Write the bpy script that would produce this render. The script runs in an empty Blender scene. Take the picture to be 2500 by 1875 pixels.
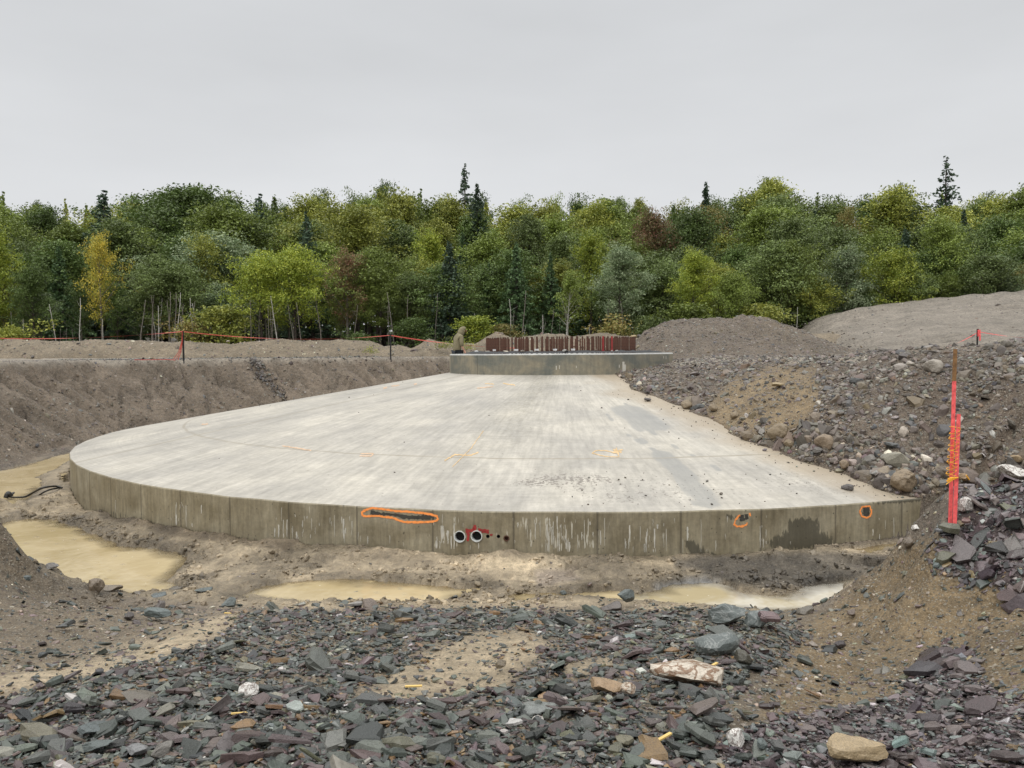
import bpy, bmesh, math, random
import numpy as np
from mathutils import Vector, Matrix
R_ = math.radians
random.seed(7); rng = np.random.default_rng(7)
scene = bpy.context.scene
COL = scene.collection

# ------------------------------------------------------------ camera
F, YH, ROLL, HC = 1933.0, 858.5, -0.0068, 2.933
PIT = math.atan((937.5-YH)/F); CP, SP = math.cos(PIT), math.sin(PIT)
CR, SR = math.cos(ROLL), math.sin(ROLL)
def ray(px, py):
    u, v = px-1250.0, py-937.5
    x = (CR*u+SR*v)/F; y = (-SR*u+CR*v)/F
    return np.array([x, CP-y*SP, -SP-y*CP])
def at(px, py, Y):
    d = ray(px, py); t = Y/d[1]
    return np.array([d[0]*t, Y, HC+d[2]*t])
def atz(px, py, z):
    d = ray(px, py); t = (z-HC)/d[2]
    return np.array([d[0]*t, d[1]*t, z])
def proj(X, Y, Z):
    h = Z-HC; d = Y*CP-h*SP; v = h*CP+Y*SP
    d = np.where(d < .05, .05, d)
    x = F*X/d; y = -F*v/d
    return 1250+CR*x-SR*y, 937.5+SR*x+CR*y
cam = bpy.data.cameras.new('camera'); camo = bpy.data.objects.new('camera', cam); COL.objects.link(camo)
cam.sensor_width = 36; cam.lens = F/2500*36; cam.clip_end = 3000; cam.clip_start = .05
fw = Vector((0, CP, -SP)); up0 = Vector((0, SP, CP)); X0 = Vector((1, 0, 0))
rt = X0*CR+up0*SR; up = X0*(-SR)+up0*CR
m = Matrix((rt, up, -fw)).transposed().to_4x4(); m.translation = (0, 0, HC)
camo.matrix_world = m
scene.camera = camo
# ------------------------------------------------------------ sky, sun, exposure
world = bpy.data.worlds.new('World'); scene.world = world; world.use_nodes = True
nt = world.node_tree; N = nt.nodes; L = nt.links; N.clear()
SUN_EL, SUN_AZ = 58, 205      # azimuth clockwise from +Y
out = N.new('ShaderNodeOutputWorld'); bg = N.new('ShaderNodeBackground'); L.new(bg.outputs[0], out.inputs[0])
sky = N.new('ShaderNodeTexSky'); sky.sky_type = 'NISHITA'; sky.sun_disc = False
sky.sun_elevation = R_(SUN_EL); sky.sun_rotation = R_(SUN_AZ); sky.dust_density = 5
hs = N.new('ShaderNodeHueSaturation'); hs.inputs['Saturation'].default_value = .08; hs.inputs['Value'].default_value = 1.0
L.new(sky.outputs[0], hs.inputs['Color'])
tc = N.new('ShaderNodeTexCoord'); sp = N.new('ShaderNodeSeparateXYZ'); L.new(tc.outputs['Generated'], sp.inputs[0])
rp = N.new('ShaderNodeValToRGB'); L.new(sp.outputs['Z'], rp.inputs[0])   # overcast cloud deck: even low down, brighter towards the zenith
e = rp.color_ramp.elements; e[0].position = 0; e[0].color = (8.0, 8.12, 8.25, 1); e[1].position = 1; e[1].color = (23.5, 23.7, 23.6, 1)
for p, c in ((.20, (7.5, 7.65, 7.85, 1)), (.40, (6.6, 6.75, 6.95, 1)), (.60, (15.5, 15.6, 15.6, 1))):
    q = rp.color_ramp.elements.new(p); q.color = c
mp = N.new('ShaderNodeMapping'); mp.inputs['Scale'].default_value = (1.2, 1.2, 4); L.new(tc.outputs['Generated'], mp.inputs[0])
nz = N.new('ShaderNodeTexNoise'); nz.inputs['Scale'].default_value = 1.6; nz.inputs['Detail'].default_value = 5; L.new(mp.outputs[0], nz.inputs[0])
mr = N.new('ShaderNodeMapRange'); mr.inputs[1].default_value = .3; mr.inputs[2].default_value = .7; mr.inputs[3].default_value = .935; mr.inputs[4].default_value = 1.06
L.new(nz.outputs[0], mr.inputs[0])
vm = N.new('ShaderNodeVectorMath'); vm.operation = 'SCALE'; L.new(rp.outputs[0], vm.inputs[0]); L.new(mr.outputs[0], vm.inputs['Scale'])
mx = N.new('ShaderNodeMix'); mx.data_type = 'RGBA'; mx.inputs['Factor'].default_value = .94
L.new(hs.outputs[0], mx.inputs[6]); L.new(vm.outputs[0], mx.inputs[7]); L.new(mx.outputs[2], bg.inputs[0])
bg.inputs[1].default_value = .1
sl = bpy.data.lights.new('sun', 'SUN'); sl.energy = 1.1; sl.angle = R_(25); sl.color = (1, .97, .92)
so = bpy.data.objects.new('sun', sl); COL.objects.link(so)
so.rotation_euler = (R_(90-SUN_EL), 0, R_(180-SUN_AZ)+math.pi)
sd_ = Vector((math.sin(R_(SUN_AZ))*math.cos(R_(SUN_EL)), math.cos(R_(SUN_AZ))*math.cos(R_(SUN_EL)), math.sin(R_(SUN_EL))))
so.rotation_euler = sd_.to_track_quat('Z', 'Y').to_euler()
scene.view_settings.view_transform = 'Standard'; scene.view_settings.look = 'None'
scene.view_settings.exposure = 0.0; scene.view_settings.gamma = 1

# ------------------------------------------------------------ helpers
def tag(o, label=None, cat=None, group=None, kind=None):
    if label: o['label'] = label
    if cat: o['category'] = cat
    if group: o['group'] = group
    if kind: o['kind'] = kind
    return o
def empty(name, loc=(0, 0, 0), rz=0):
    o = bpy.data.objects.new(name, None); COL.objects.link(o); o.location = loc; o.rotation_euler = (0, 0, rz); o.empty_display_size = .1; return o
def link(name, me, parent=None, loc=None):
    o = bpy.data.objects.new(name, me); COL.objects.link(o)
    if parent: o.parent = parent
    if loc is not None: o.location = loc
    return o
def mesh_np(name, V, loops, sizes, mats=(), midx=None, col=None, smooth=False, attrs=None):
    me = bpy.data.meshes.new(name)
    V = np.ascontiguousarray(V, dtype=np.float32); loops = np.ascontiguousarray(loops, dtype=np.int32); sizes = np.ascontiguousarray(sizes, dtype=np.int32)
    me.vertices.add(len(V)); me.vertices.foreach_set('co', V.ravel())
    me.loops.add(len(loops)); me.loops.foreach_set('vertex_index', loops)
    st = np.zeros(len(sizes), np.int32); st[1:] = np.cumsum(sizes)[:-1]
    me.polygons.add(len(sizes)); me.polygons.foreach_set('loop_start', st)
    try: me.polygons.foreach_set('loop_total', sizes)
    except Exception: pass
    me.polygons.foreach_set('use_smooth', np.full(len(sizes), smooth, dtype=bool))
    for mt in mats: me.materials.append(mt)
    if midx is not None: me.polygons.foreach_set('material_index', np.ascontiguousarray(midx, dtype=np.int32))
    me.update(calc_edges=True)
    if col is not None: setcol(me, 'Col', col)
    for k, v in (attrs or {}).items(): setcol(me, k, v)
    return me
def setcol(me, name, c):
    a = me.attributes.new(name, 'FLOAT_COLOR', 'POINT')
    c = np.asarray(c, dtype=np.float32)
    if c.shape[1] == 3: c = np.hstack([c, np.ones((len(c), 1), np.float32)])
    a.data.foreach_set('color', np.ascontiguousarray(c).ravel())
class MB:
    def __init__(s): s.v = []; s.f = []; s.m = []
    def add(s, vs, fs, mi=0):
        n = len(s.v); s.v += [tuple(v) for v in vs]; s.f += [tuple(i+n for i in f) for f in fs]; s.m += [mi]*len(fs)
    def tube(s, pts, rad, n=8, mi=0, cap=True):
        pts = [Vector(p) for p in pts]; rad = [rad]*len(pts) if not hasattr(rad, '__len__') else rad
        vs = []; fs = []; ref = Vector((.31, .17, .93)).normalized()
        for i, p in enumerate(pts):
            d = (pts[min(i+1, len(pts)-1)]-pts[max(i-1, 0)]).normalized()
            if abs(d.dot(ref)) > .98: ref = Vector((1, .1, 0)).normalized()
            a = d.cross(ref).normalized(); b = d.cross(a).normalized()
            for k in range(n):
                t = 2*math.pi*k/n; vs.append(p+(a*math.cos(t)+b*math.sin(t))*rad[i])
        for i in range(len(pts)-1):
            for k in range(n):
                fs.append((i*n+k, i*n+(k+1) % n, (i+1)*n+(k+1) % n, (i+1)*n+k))
        if cap: fs += [tuple(range(n-1, -1, -1)), tuple(range((len(pts)-1)*n, len(pts)*n))]
        s.add(vs, fs, mi)
    def box(s, c, sx, sy, sz, rz=0, mi=0, tilt=None):
        vs = [Vector((x*sx/2, y*sy/2, z*sz/2)) for x in (-1, 1) for y in (-1, 1) for z in (-1, 1)]
        q = Matrix.Rotation(rz, 3, 'Z')
        if tilt is not None: q = tilt
        vs = [q @ v+Vector(c) for v in vs]
        s.add(vs, [(0, 1, 3, 2), (4, 6, 7, 5), (0, 4, 5, 1), (2, 3, 7, 6), (0, 2, 6, 4), (1, 5, 7, 3)], mi)
    def build(s, name, mats, parent=None, smooth=False, loc=None):
        me = bpy.data.meshes.new(name); me.from_pydata(s.v, [], s.f)
        if not isinstance(mats, (list, tuple)): mats = [mats]
        for mm in mats: me.materials.append(mm)
        me.polygons.foreach_set('material_index', s.m)
        me.polygons.foreach_set('use_smooth', [smooth]*len(s.f)); me.update()
        return link(name, me, parent, loc)
def graft(me, mb, mt):   # dried streaks belong to the wall's own surface
    me.materials.append(mt); k = len(me.materials)-1; bm = bmesh.new(); bm.from_mesh(me); vs = [bm.verts.new(v) for v in mb.v]
    for f in mb.f:
        q = bm.faces.new([vs[i] for i in f]); q.material_index = k
    bm.to_mesh(me); bm.free()
# value noise
_T = rng.random((256, 256))
def vnoise(x, y):
    xi = np.floor(x).astype(int); yi = np.floor(y).astype(int); fx = x-xi; fy = y-yi
    fx = fx*fx*(3-2*fx); fy = fy*fy*(3-2*fy)
    a = _T[xi & 255, yi & 255]; b = _T[(xi+1) & 255, yi & 255]; c = _T[xi & 255, (yi+1) & 255]; d = _T[(xi+1) & 255, (yi+1) & 255]
    return (a*(1-fx)+b*fx)*(1-fy)+(c*(1-fx)+d*fx)*fy
def fbm(x, y, s=1.0, o=4, g=.5):
    r = 0; a = 1; t = 0
    for i in range(o):
        r = r+a*vnoise(x*s+17.3*i, y*s+5.1*i); t += a; a *= g; s *= 2.03
    return r/t*2-1
def sst(a, b, x):
    t = np.clip((x-a)/(b-a), 0, 1); return t*t*(3-2*t)
def inpoly(P, x, y):
    P = np.asarray(P, float); r = np.zeros(np.shape(x), bool)
    for i in range(len(P)):
        x1, y1 = P[i]; x2, y2 = P[i-1]
        if y1 == y2: continue
        r ^= ((y1 > y) != (y2 > y)) & (x < (x2-x1)*(y-y1)/(y2-y1)+x1)
    return r
def dpoly(P, x, y, closed=True):
    P = np.asarray(P, float); d = np.full(np.shape(x), 1e9); n = len(P)
    for i in range(n if closed else n-1):
        a = P[i]; b = P[(i+1) % n]; ab = b-a
        t = np.clip(((x-a[0])*ab[0]+(y-a[1])*ab[1])/(ab@ab+1e-9), 0, 1)
        d = np.minimum(d, np.hypot(x-a[0]-t*ab[0], y-a[1]-t*ab[1]))
    return d
def sdp(P, x, y): # >0 inside
    d = dpoly(P, x, y); return np.where(inpoly(P, x, y), d, -d)

# ------------------------------------------------------------ materials
def mat(name): 
    m = bpy.data.materials.new(name); m.use_nodes = True; t = m.node_tree; t.nodes.clear()
    o = t.nodes.new('ShaderNodeOutputMaterial'); b = t.nodes.new('ShaderNodeBsdfPrincipled'); t.links.new(b.outputs[0], o.inputs[0])
    return m, t, b
class G:
    def __init__(s, t): s.t = t
    def n(s, k, **kw):
        q = s.t.nodes.new(k)
        for a, v in kw.items(): setattr(q, a, v)
        return q
    def put(s, sock, v):
        if isinstance(v, bpy.types.NodeSocket): s.t.links.new(v, sock)
        elif v is not None: sock.default_value = v
    def m(s, op, a, b=None, c=None, clamp=False):
        q = s.n('ShaderNodeMath', operation=op, use_clamp=clamp)
        for i, v in enumerate((a, b, c)):
            if v is not None: s.put(q.inputs[i], v)
        return q.outputs[0]
    def noise(s, vec, scale, detail=4, rough=.55, dist=0, col=False):
        q = s.n('ShaderNodeTexNoise'); s.put(q.inputs['Vector'], vec); q.inputs['Scale'].default_value = scale; q.inputs['Detail'].default_value = detail
        q.inputs['Roughness'].default_value = rough; q.inputs['Distortion'].default_value = dist
        return q.outputs[1 if col else 0]
    def vor(s, vec, scale, feat='F1', outi=0, rnd=1):
        q = s.n('ShaderNodeTexVoronoi', feature=feat); s.put(q.inputs['Vector'], vec); q.inputs['Scale'].default_value = scale; q.inputs['Randomness'].default_value = rnd
        return q.outputs[outi]
    def mr(s, v, a, b, c=0, d=1):
        q = s.n('ShaderNodeMapRange'); s.put(q.inputs[0], v)
        for i, x in enumerate((a, b, c, d)): q.inputs[i+1].default_value = x
        return q.outputs[0]
    def mix(s, f, a, b, bt='MIX'):
        q = s.n('ShaderNodeMix', data_type='RGBA', blend_type=bt); s.put(q.inputs[0], f)
        for i, v in ((6, a), (7, b)):
            if isinstance(v, tuple) and len(v) == 3: v = v+(1,)
            s.put(q.inputs[i], v)
        return q.outputs[2]
    def attr(s, name): return s.n('ShaderNodeAttribute', attribute_name=name).outputs[0]
    def sep(s, v):
        q = s.n('ShaderNodeSeparateXYZ'); s.put(q.inputs[0], v); return q.outputs
    def comb(s, x, y, z):
        q = s.n('ShaderNodeCombineXYZ')
        for i, v in enumerate((x, y, z)): s.put(q.inputs[i], v)
        return q.outputs[0]
    def bump(s, h, st, dist, nrm=None):
        q = s.n('ShaderNodeBump'); q.inputs['Strength'].default_value = st; q.inputs['Distance'].default_value = dist; s.put(q.inputs['Height'], h)
        if nrm is not None: s.put(q.inputs['Normal'], nrm)
        return q.outputs[0]
    def pos(s): return s.n('ShaderNodeNewGeometry').outputs['Position']
    def obj(s): return s.n('ShaderNodeTexCoord').outputs['Object']
def simple(name, c, rough=.6, metal=0, var=.15, scale=8, bump=0):
    m, t, b = mat(name); g = G(t); n = g.noise(g.obj(), scale, 4)
    f = g.mr(n, .3, .7, 1-var, 1+var)
    q = g.n('ShaderNodeVectorMath', operation='SCALE'); q.inputs[0].default_value = c; g.put(q.inputs['Scale'], f)
    g.put(b.inputs['Base Color'], q.outputs[0]); b.inputs['Roughness'].default_value = rough; b.inputs['Metallic'].default_value = metal
    if bump: g.put(b.inputs['Normal'], g.bump(n, bump, .01))
    return m
def ground_mat():
    m, t, b = mat('wet_soil'); g = G(t); P = g.pos(); c = g.attr('Col'); w = g.sep(g.attr('Wet'))
    n1 = g.noise(P, 1.3, 5, .6); n2 = g.noise(P, 9, 6, .65); n3 = g.noise(P, 60, 4, .7)
    f = g.m('MULTIPLY', g.mr(n1, .3, .7, .78, 1.2), g.mr(n2, .3, .7, .62, 1.32)); f = g.m('MULTIPLY', f, g.mr(n3, .3, .7, .72, 1.25))
    q = g.n('ShaderNodeVectorMath', operation='SCALE'); g.put(q.inputs[0], c); g.put(q.inputs['Scale'], f)
    vc = g.vor(P, 26, outi=1); vd = g.vor(P, 26); vs = g.sep(vc)
    pm = g.m('MULTIPLY', g.m('GREATER_THAN', vs[0], .62), g.m('LESS_THAN', vd, .30))
    pm = g.m('MULTIPLY', pm, w[1])
    pc = g.mix(vs[1], (.30, .27, .22), (.07, .065, .06))
    c1 = g.mix(g.m('MULTIPLY', pm, .8), q.outputs[0], pc)
    vc2 = g.vor(P, 90, outi=1); s2 = g.sep(vc2)
    c2 = g.mix(g.m('MULTIPLY', g.m('GREATER_THAN', s2[0], .9), w[1]), c1, g.mix(s2[1], (.42, .38, .30), (.06, .055, .05)))
    g.put(b.inputs['Base Color'], c2)
    g.put(b.inputs['Roughness'], g.m('SUBTRACT', g.mr(n2, .3, .7, .75, .95), g.m('MULTIPLY', w[0], .62)))
    b.inputs['Specular IOR Level'].default_value = .35
    h = g.m('ADD', g.m('MULTIPLY', n2, .7), g.m('MULTIPLY', n3, .25)); h = g.m('ADD', h, g.m('MULTIPLY', g.m('SUBTRACT', .5, vd), g.m('MULTIPLY', w[1], .35)))
    g.put(b.inputs['Normal'], g.bump(g.m('ADD', h, g.m('MULTIPLY', g.vor(P, 5.5, 'SMOOTH_F1'), .5)), 1.0, .09))
    return m
def stone_mat(name, rough=(.3, .6), spec=.45):
    m, t, b = mat(name); g = G(t); P = g.obj(); c = g.attr('Col')
    n2 = g.noise(P, 35, 5, .65); n1 = g.noise(P, 7, 4)
    f = g.m('MULTIPLY', g.mr(n2, .3, .7, .72, 1.28), g.mr(n1, .3, .7, .85, 1.15))
    q = g.n('ShaderNodeVectorMath', operation='SCALE'); g.put(q.inputs[0], c); g.put(q.inputs['Scale'], f)
    g.put(b.inputs['Base Color'], q.outputs[0]); g.put(b.inputs['Roughness'], g.mr(n1, .3, .7, rough[0], rough[1])); b.inputs['Specular IOR Level'].default_value = spec
    g.put(b.inputs['Normal'], g.bump(n2, .5, .01))
    return m
def vein_mat(name, base, vein, sc=9, th=.06):
    m, t, b = mat(name); g = G(t); P = g.obj()
    n = g.noise(P, sc, 5, .6, .6); d = g.m('ABSOLUTE', g.m('SUBTRACT', n, .5)); k = g.mr(d, th*.4, th, 1, 0)
    n2 = g.noise(P, 40, 4); c = g.mix(k, base, vein)
    q = g.n('ShaderNodeVectorMath', operation='SCALE'); g.put(q.inputs[0], c); g.put(q.inputs['Scale'], g.mr(n2, .3, .7, .75, 1.2))
    g.put(b.inputs['Base Color'], q.outputs[0]); b.inputs['Roughness'].default_value = .4; g.put(b.inputs['Normal'], g.bump(n2, .5, .01))
    return m
def water_mat(name, c1, c2):
    m, t, b = mat(name); g = G(t); P = g.pos(); o = [x for x in t.nodes if x.type == 'OUTPUT_MATERIAL'][0]; t.nodes.remove(b)
    n = g.noise(P, .8, 5, .65, .8); c = g.mix(g.mr(n, .38, .62), c1, c2)
    dv = g.vor(P, 6.5); dc = g.sep(g.vor(P, 6.5, outi=1)); drop = g.m('MULTIPLY', g.m('LESS_THAN', dv, .06), g.m('GREATER_THAN', dc[0], .6)); c = g.mix(drop, c, (.72, .68, .56))
    vd = g.vor(P, 3.4); r = g.m('SINE', g.m('MULTIPLY', vd, 95)); k = g.mr(vd, .02, .22, 1, 0); nrm = g.bump(g.m('ADD', g.m('MULTIPLY', r, k), g.m('MULTIPLY', g.noise(P, 9, 3), .8)), .25, .02)
    d = g.n('ShaderNodeBsdfDiffuse'); g.put(d.inputs[0], c); tr = g.n('ShaderNodeBsdfTransparent'); tr.inputs[0].default_value = (.80, .72, .58, 1)
    dep = g.sep(g.attr('Depth'))[0]; al = g.mr(g.m('ADD', dep, g.m('MULTIPLY', g.m('SUBTRACT', g.noise(P, 5, 4), .5), .03)), .002, .055, .12, 1)     # silt hides the bottom only where it is deep enough
    ms = g.n('ShaderNodeMixShader'); g.put(ms.inputs[0], al); t.links.new(tr.outputs[0], ms.inputs[1]); t.links.new(d.outputs[0], ms.inputs[2])
    gl = g.n('ShaderNodeBsdfGlossy'); gl.inputs['Roughness'].default_value = .07; g.put(gl.inputs['Normal'], nrm); fr = g.n('ShaderNodeFresnel'); fr.inputs[0].default_value = 1.33; g.put(fr.inputs['Normal'], nrm)
    m2 = g.n('ShaderNodeMixShader'); g.put(m2.inputs[0], fr.outputs[0]); t.links.new(ms.outputs[0], m2.inputs[1]); t.links.new(gl.outputs[0], m2.inputs[2]); t.links.new(m2.outputs[0], o.inputs[0])
    return m
def leaf_mat(name, c, c2=None):
    m, t, b = mat(name); g = G(t)
    oi = g.n('ShaderNodeObjectInfo'); a = g.sep(g.attr('Leaf'))
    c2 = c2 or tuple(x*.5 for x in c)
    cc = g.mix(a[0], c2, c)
    f = g.m('MULTIPLY', g.mr(oi.outputs['Random'], 0, 1, .75, 1.25), g.mr(a[1], 0, 1, .84, 1.18))
    q = g.n('ShaderNodeVectorMath', operation='SCALE'); g.put(q.inputs[0], cc); g.put(q.inputs['Scale'], f)
    g.put(b.inputs['Base Color'], q.outputs[0]); b.inputs['Roughness'].default_value = .5; b.inputs['Specular IOR Level'].default_value = .3
    tr = g.n('ShaderNodeBsdfTranslucent'); g.put(tr.inputs[0], q.outputs[0]); ms = g.n('ShaderNodeMixShader'); ms.inputs[0].default_value = .22
    t.links.new(b.outputs[0], ms.inputs[1]); t.links.new(tr.outputs[0], ms.inputs[2])
    o = [x for x in t.nodes if x.type == 'OUTPUT_MATERIAL'][0]; t.links.new(ms.outputs[0], o.inputs[0])
    return m
M = dict(
 ground=ground_mat(), stone=stone_mat('wet_stone', (.12, .5), .55), dry=stone_mat('dusty_stone', (.35, .7), .4),
 bark=simple('bark', (.07, .055, .045), .9, var=.4, scale=20, bump=.5), birch=simple('birch_bark', (.42, .40, .36), .7, var=.35, scale=6),
 greybark=simple('grey_bark', (.17, .15, .125), .85, var=.35, scale=14),
 rust=simple('rusty_steel', (.10, .045, .028), .7, .2, .35, 14), red=simple('red_paint', (.30, .03, .028), .5, var=.2),
 black=simple('black_metal', (.012, .012, .013), .45), tape=simple('orange_tape', (.42, .06, .04), .5), cloth=simple('black_cloth', (.014, .015, .017), .75, var=.3),
 pvc=simple('pipe_plastic', (.62, .64, .63), .4, var=.1), dark=simple('dark_void', (.006, .006, .006), .9), pink=simple('pink_paint', (.90, .13, .13), .75, var=.3, scale=30),
 wood=simple('weathered_wood', (.23, .12, .045), .75, var=.35, scale=25), yellow=simple('yellow_twine', (.85, .42, .03), .6), orange=simple('orange_spray_paint', (.98, .33, .085), .7, var=.2, scale=20),
 white=simple('lime_streak', (.52, .50, .44), .8, var=.2), darkpatch=simple('dark_patch', (.05, .048, .04), .8, var=.3, scale=12),
 cut=simple('fresh_wood', (.6, .42, .14), .7), hood=simple('olive_knit', (.19, .165, .10), .95, var=.25, scale=40, bump=.4), jean=simple('dark_denim', (.018, .022, .03), .9), skin=simple('skin', (.55, .30, .22), .5),
 boot=simple('boot_leather', (.03, .02, .015), .7), hose=simple('black_hose', (.015, .014, .012), .4))
LEAF = {
 'green': leaf_mat('leaf_green', (.235, .30, .065)), 'mid': leaf_mat('leaf_mid_green', (.19, .25, .08)), 'deep': leaf_mat('leaf_deep_green', (.14, .205, .055)),
 'lime': leaf_mat('leaf_lime', (.38, .42, .06), (.18, .24, .035)), 'olive': leaf_mat('leaf_olive', (.37, .38, .08), (.17, .20, .04)), 'yellow': leaf_mat('leaf_yellow', (.52, .40, .06), (.28, .28, .05)),
 'silver': leaf_mat('leaf_silver', (.30, .35, .21), (.11, .16, .07)), 'red': leaf_mat('leaf_red', (.21, .10, .065), (.15, .15, .055)), 'rust': leaf_mat('leaf_rust', (.27, .20, .07), (.18, .19, .055)),
 'spruce': leaf_mat('needle_spruce', (.075, .115, .068), (.04, .066, .042)), 'fir': leaf_mat('needle_fir', (.095, .155, .06), (.045, .08, .035))}

# ------------------------------------------------------------ terrain
CX, CY, RS, ZE, ZA, RP, ZP = 1.53, 24.95, 13.57, .60, 2.87, 3.48, 2.87
SLOPE = (ZA-ZE)/RS
NP = 70
def cone(x, y): return ZA-SLOPE*np.hypot(x-CX, y-CY)
# polygon phase: one corner sits under the joint seen at px 1254
def circ_hit(px, py=1290, R=RS):
    d = ray(px, py); a = d[0]**2+d[1]**2; b = -2*(d[0]*CX+d[1]*CY); c = CX**2+CY**2-R*R
    t = (-b-math.sqrt(max(b*b-4*a*c, 0)))/(2*a); return np.array([d[0]*t, d[1]*t, HC+d[2]*t])
_p = circ_hit(1254); PH0 = math.atan2(_p[1]-CY, _p[0]-CX)
RB = RS/math.cos(math.pi/NP)
CORN = np.array([(CX+RS*math.cos(PH0+2*math.pi*k/NP), CY+RS*math.sin(PH0+2*math.pi*k/NP)) for k in range(NP)])
def wall_pt(px, py, outw=.004):
    d = ray(px, py); best = None
    for k in range(NP):
        a = CORN[k]; b = CORN[(k+1) % NP]; e = b-a
        det = d[0]*(-e[1])+e[0]*d[1]
        if abs(det) < 1e-9: continue
        t = (a[0]*(-e[1])+e[0]*a[1])/det; s = (d[0]*a[1]-d[1]*a[0])/det
        if t > 0 and -1e-6 <= s <= 1+1e-6 and (best is None or t < best[0]):
            n = np.array([e[1], -e[0]]); n /= np.hypot(*n); best = (t, n)
    if best is None: return circ_hit(px, py)
    t, n = best
    return np.array([d[0]*t+n[0]*outw, d[1]*t+n[1]*outw, HC+d[2]*t])
def cone_hit(px, py):
    d = ray(px, py); lo, hi = 5.0, 24.0
    for t in np.linspace(8, 24, 1600):
        if HC+d[2]*t < cone(d[0]*t, d[1]*t): return np.array([d[0]*t, d[1]*t, HC+d[2]*t])
    return d*24+np.array([0, 0, HC])
# toe of the backfill on the slab, then on past its edge
TOE = [(1450, 905), (1515, 925), (1562, 958), (1640, 985), (1700, 1012), (1760, 1045), (1820, 1068), (1880, 1095), (1960, 1125), (2040, 1150), (2110, 1178), (2190, 1207), (2250, 1214), (2330, 1212)]
TOE3 = [cone_hit(*p) for p in TOE]
TOEXY = [p[:2] for p in TOE3]+[np.array([8.3, 11.2]), np.array([9.6, 9.6]), np.array([16., 6.])]
TOEXY[0] = np.array([2.6, 23.6]); TOEXY.insert(0, np.array([3.2, 29.]))
TOEXY.insert(0, np.array([4.5, 34.]))
TOEXY = np.array(TOEXY)
TPOLY = np.vstack([TOEXY, [(60, 6), (60, 34)]])
def backfill(x, y):
    s = dpoly(TOEXY, x, y, False); ins = inpoly(TPOLY, x, y); s = np.where(ins, s, -s)
    s = s+.22*fbm(x, y, .9, 3)+.10*fbm(x+9, y, 3, 2)
    r = np.hypot(x-CX, y-CY)
    zt = np.where(r < RS, cone(x, y), .35)
    cr = 2.72+.28*sst(20, 15, y)*sst(6, 9, x)+.35*sst(9, 13, x)*sst(19, 15, y)
    sc = np.clip(s/(4.0), 0, 1)
    zt = np.minimum(zt, 2.2)
    zt0 = np.where(r < RS, cone(x-0*s, y), .35)
    # height over the toe: steeper low, rounded crest
    k = 1-(1-sc)**1.45
    base = np.clip(zt0, .35, 2.3)
    # fade base towards toe height at nearest toe
    z = base+(cr-base)*k
    return z, s
CT = []
def A(px, py, Y): CT.append(at(px, py, Y))
def D(x, y, z): CT.append(np.array([x, y, z], float))
# ramp in the foreground
for px in (-600, 0, 600, 1250, 1800): 
    A(px, 1870, 2.95); A(px, 1700, 4.0); A(px, 1600, 5.05)
for px in (500, 1000, 1500, 1850): A(px, 1530, 6.4)
for px in (650, 900, 1250, 1600, 1850): A(px, 1486, 8.7)
for px in (650, 900, 1250, 1600, 1900, 2050): D((px-1250)/F*10.2, 10.2, -.09)
for p in ((0, 0, 1.45), (-3, 0, 1.55), (3, 0, 1.5), (0, -4, 1.7), (8, -2, 1.8), (-8, -2, 1.8), (-12, 4, 2.3), (14, 3, 2.2), (-16, 10, 2.7), (18, 9, 3.0)): D(*p)
# foot of the wall
for px, py in ((179, 1199), (252, 1248), (325, 1262), (427, 1285), (533, 1299), (692, 1317), (858, 1330), (1044, 1342), (1254, 1350), (1467, 1352), (1691, 1353), (1901, 1339), (2068, 1329), (2210, 1321)):
    CT.append(wall_pt(px, py, .1))
    q = circ_hit(px, py, RS); c = np.array([CX, CY]); v = (q[:2]-c)/RS; D(*(c+v*(RS-1.2)), -.5)
for a in range(100, 215, 12): D(CX+11*math.cos(R_(a)), CY+11*math.sin(R_(a)), -.5)
# left: muddy spit and pools
A(120, 1180, 18.2); A(60, 1255, 15.4); A(250, 1290, 14.2); A(480, 1345, 12.4); A(700, 1370, 11.6); A(600, 1400, 11.0); A(430, 1440, 10.6)
D(-8.6, 14.2, -.42); D(-7.0, 12.8, -.42); D(-6.2, 11.6, -.42); D(-12.5, 20, -.4); D(-13.2, 23, -.4)
A(0, 1266, 9.0); A(45, 1345, 9.4); A(45, 1400, 8.9); A(150, 1425, 9.5); A(290, 1448, 10.0); A(0, 1460, 7.6); A(200, 1500, 7.6); A(0, 1600, 5.6); A(300, 1580, 6.0)
A(-200, 1250, 8.6); A(-500, 1150, 8.5); D(-8.6, 12.2, .6); D(-9.6, 14.5, .3); D(-12, 15, 1.5); D(-13.5, 14.5, 2.5)
# round bank of the pit
for a in range(62, 222, 10):
    ca, sa = math.cos(R_(a)), math.sin(R_(a))
    for r, z in ((16.2, -.28), (17.8, 1.15), (19.3, 2.66), (22, 2.72)): r = r-3.1*sst(165, 120, a)*(1 if r < 20 else .6); D(CX+r*ca, CY+r*sa, z)
for x in (-40, -25, -10, 0, 10, 25, 40): D(x, 45, 2.7)
D(-32, 30, 2.7); D(-32, 18, 2.7); D(12, 30, 2.7); D(25, 25, 2.8); D(25, 12, 3.0); D(14, 38, 2.7)
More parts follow.
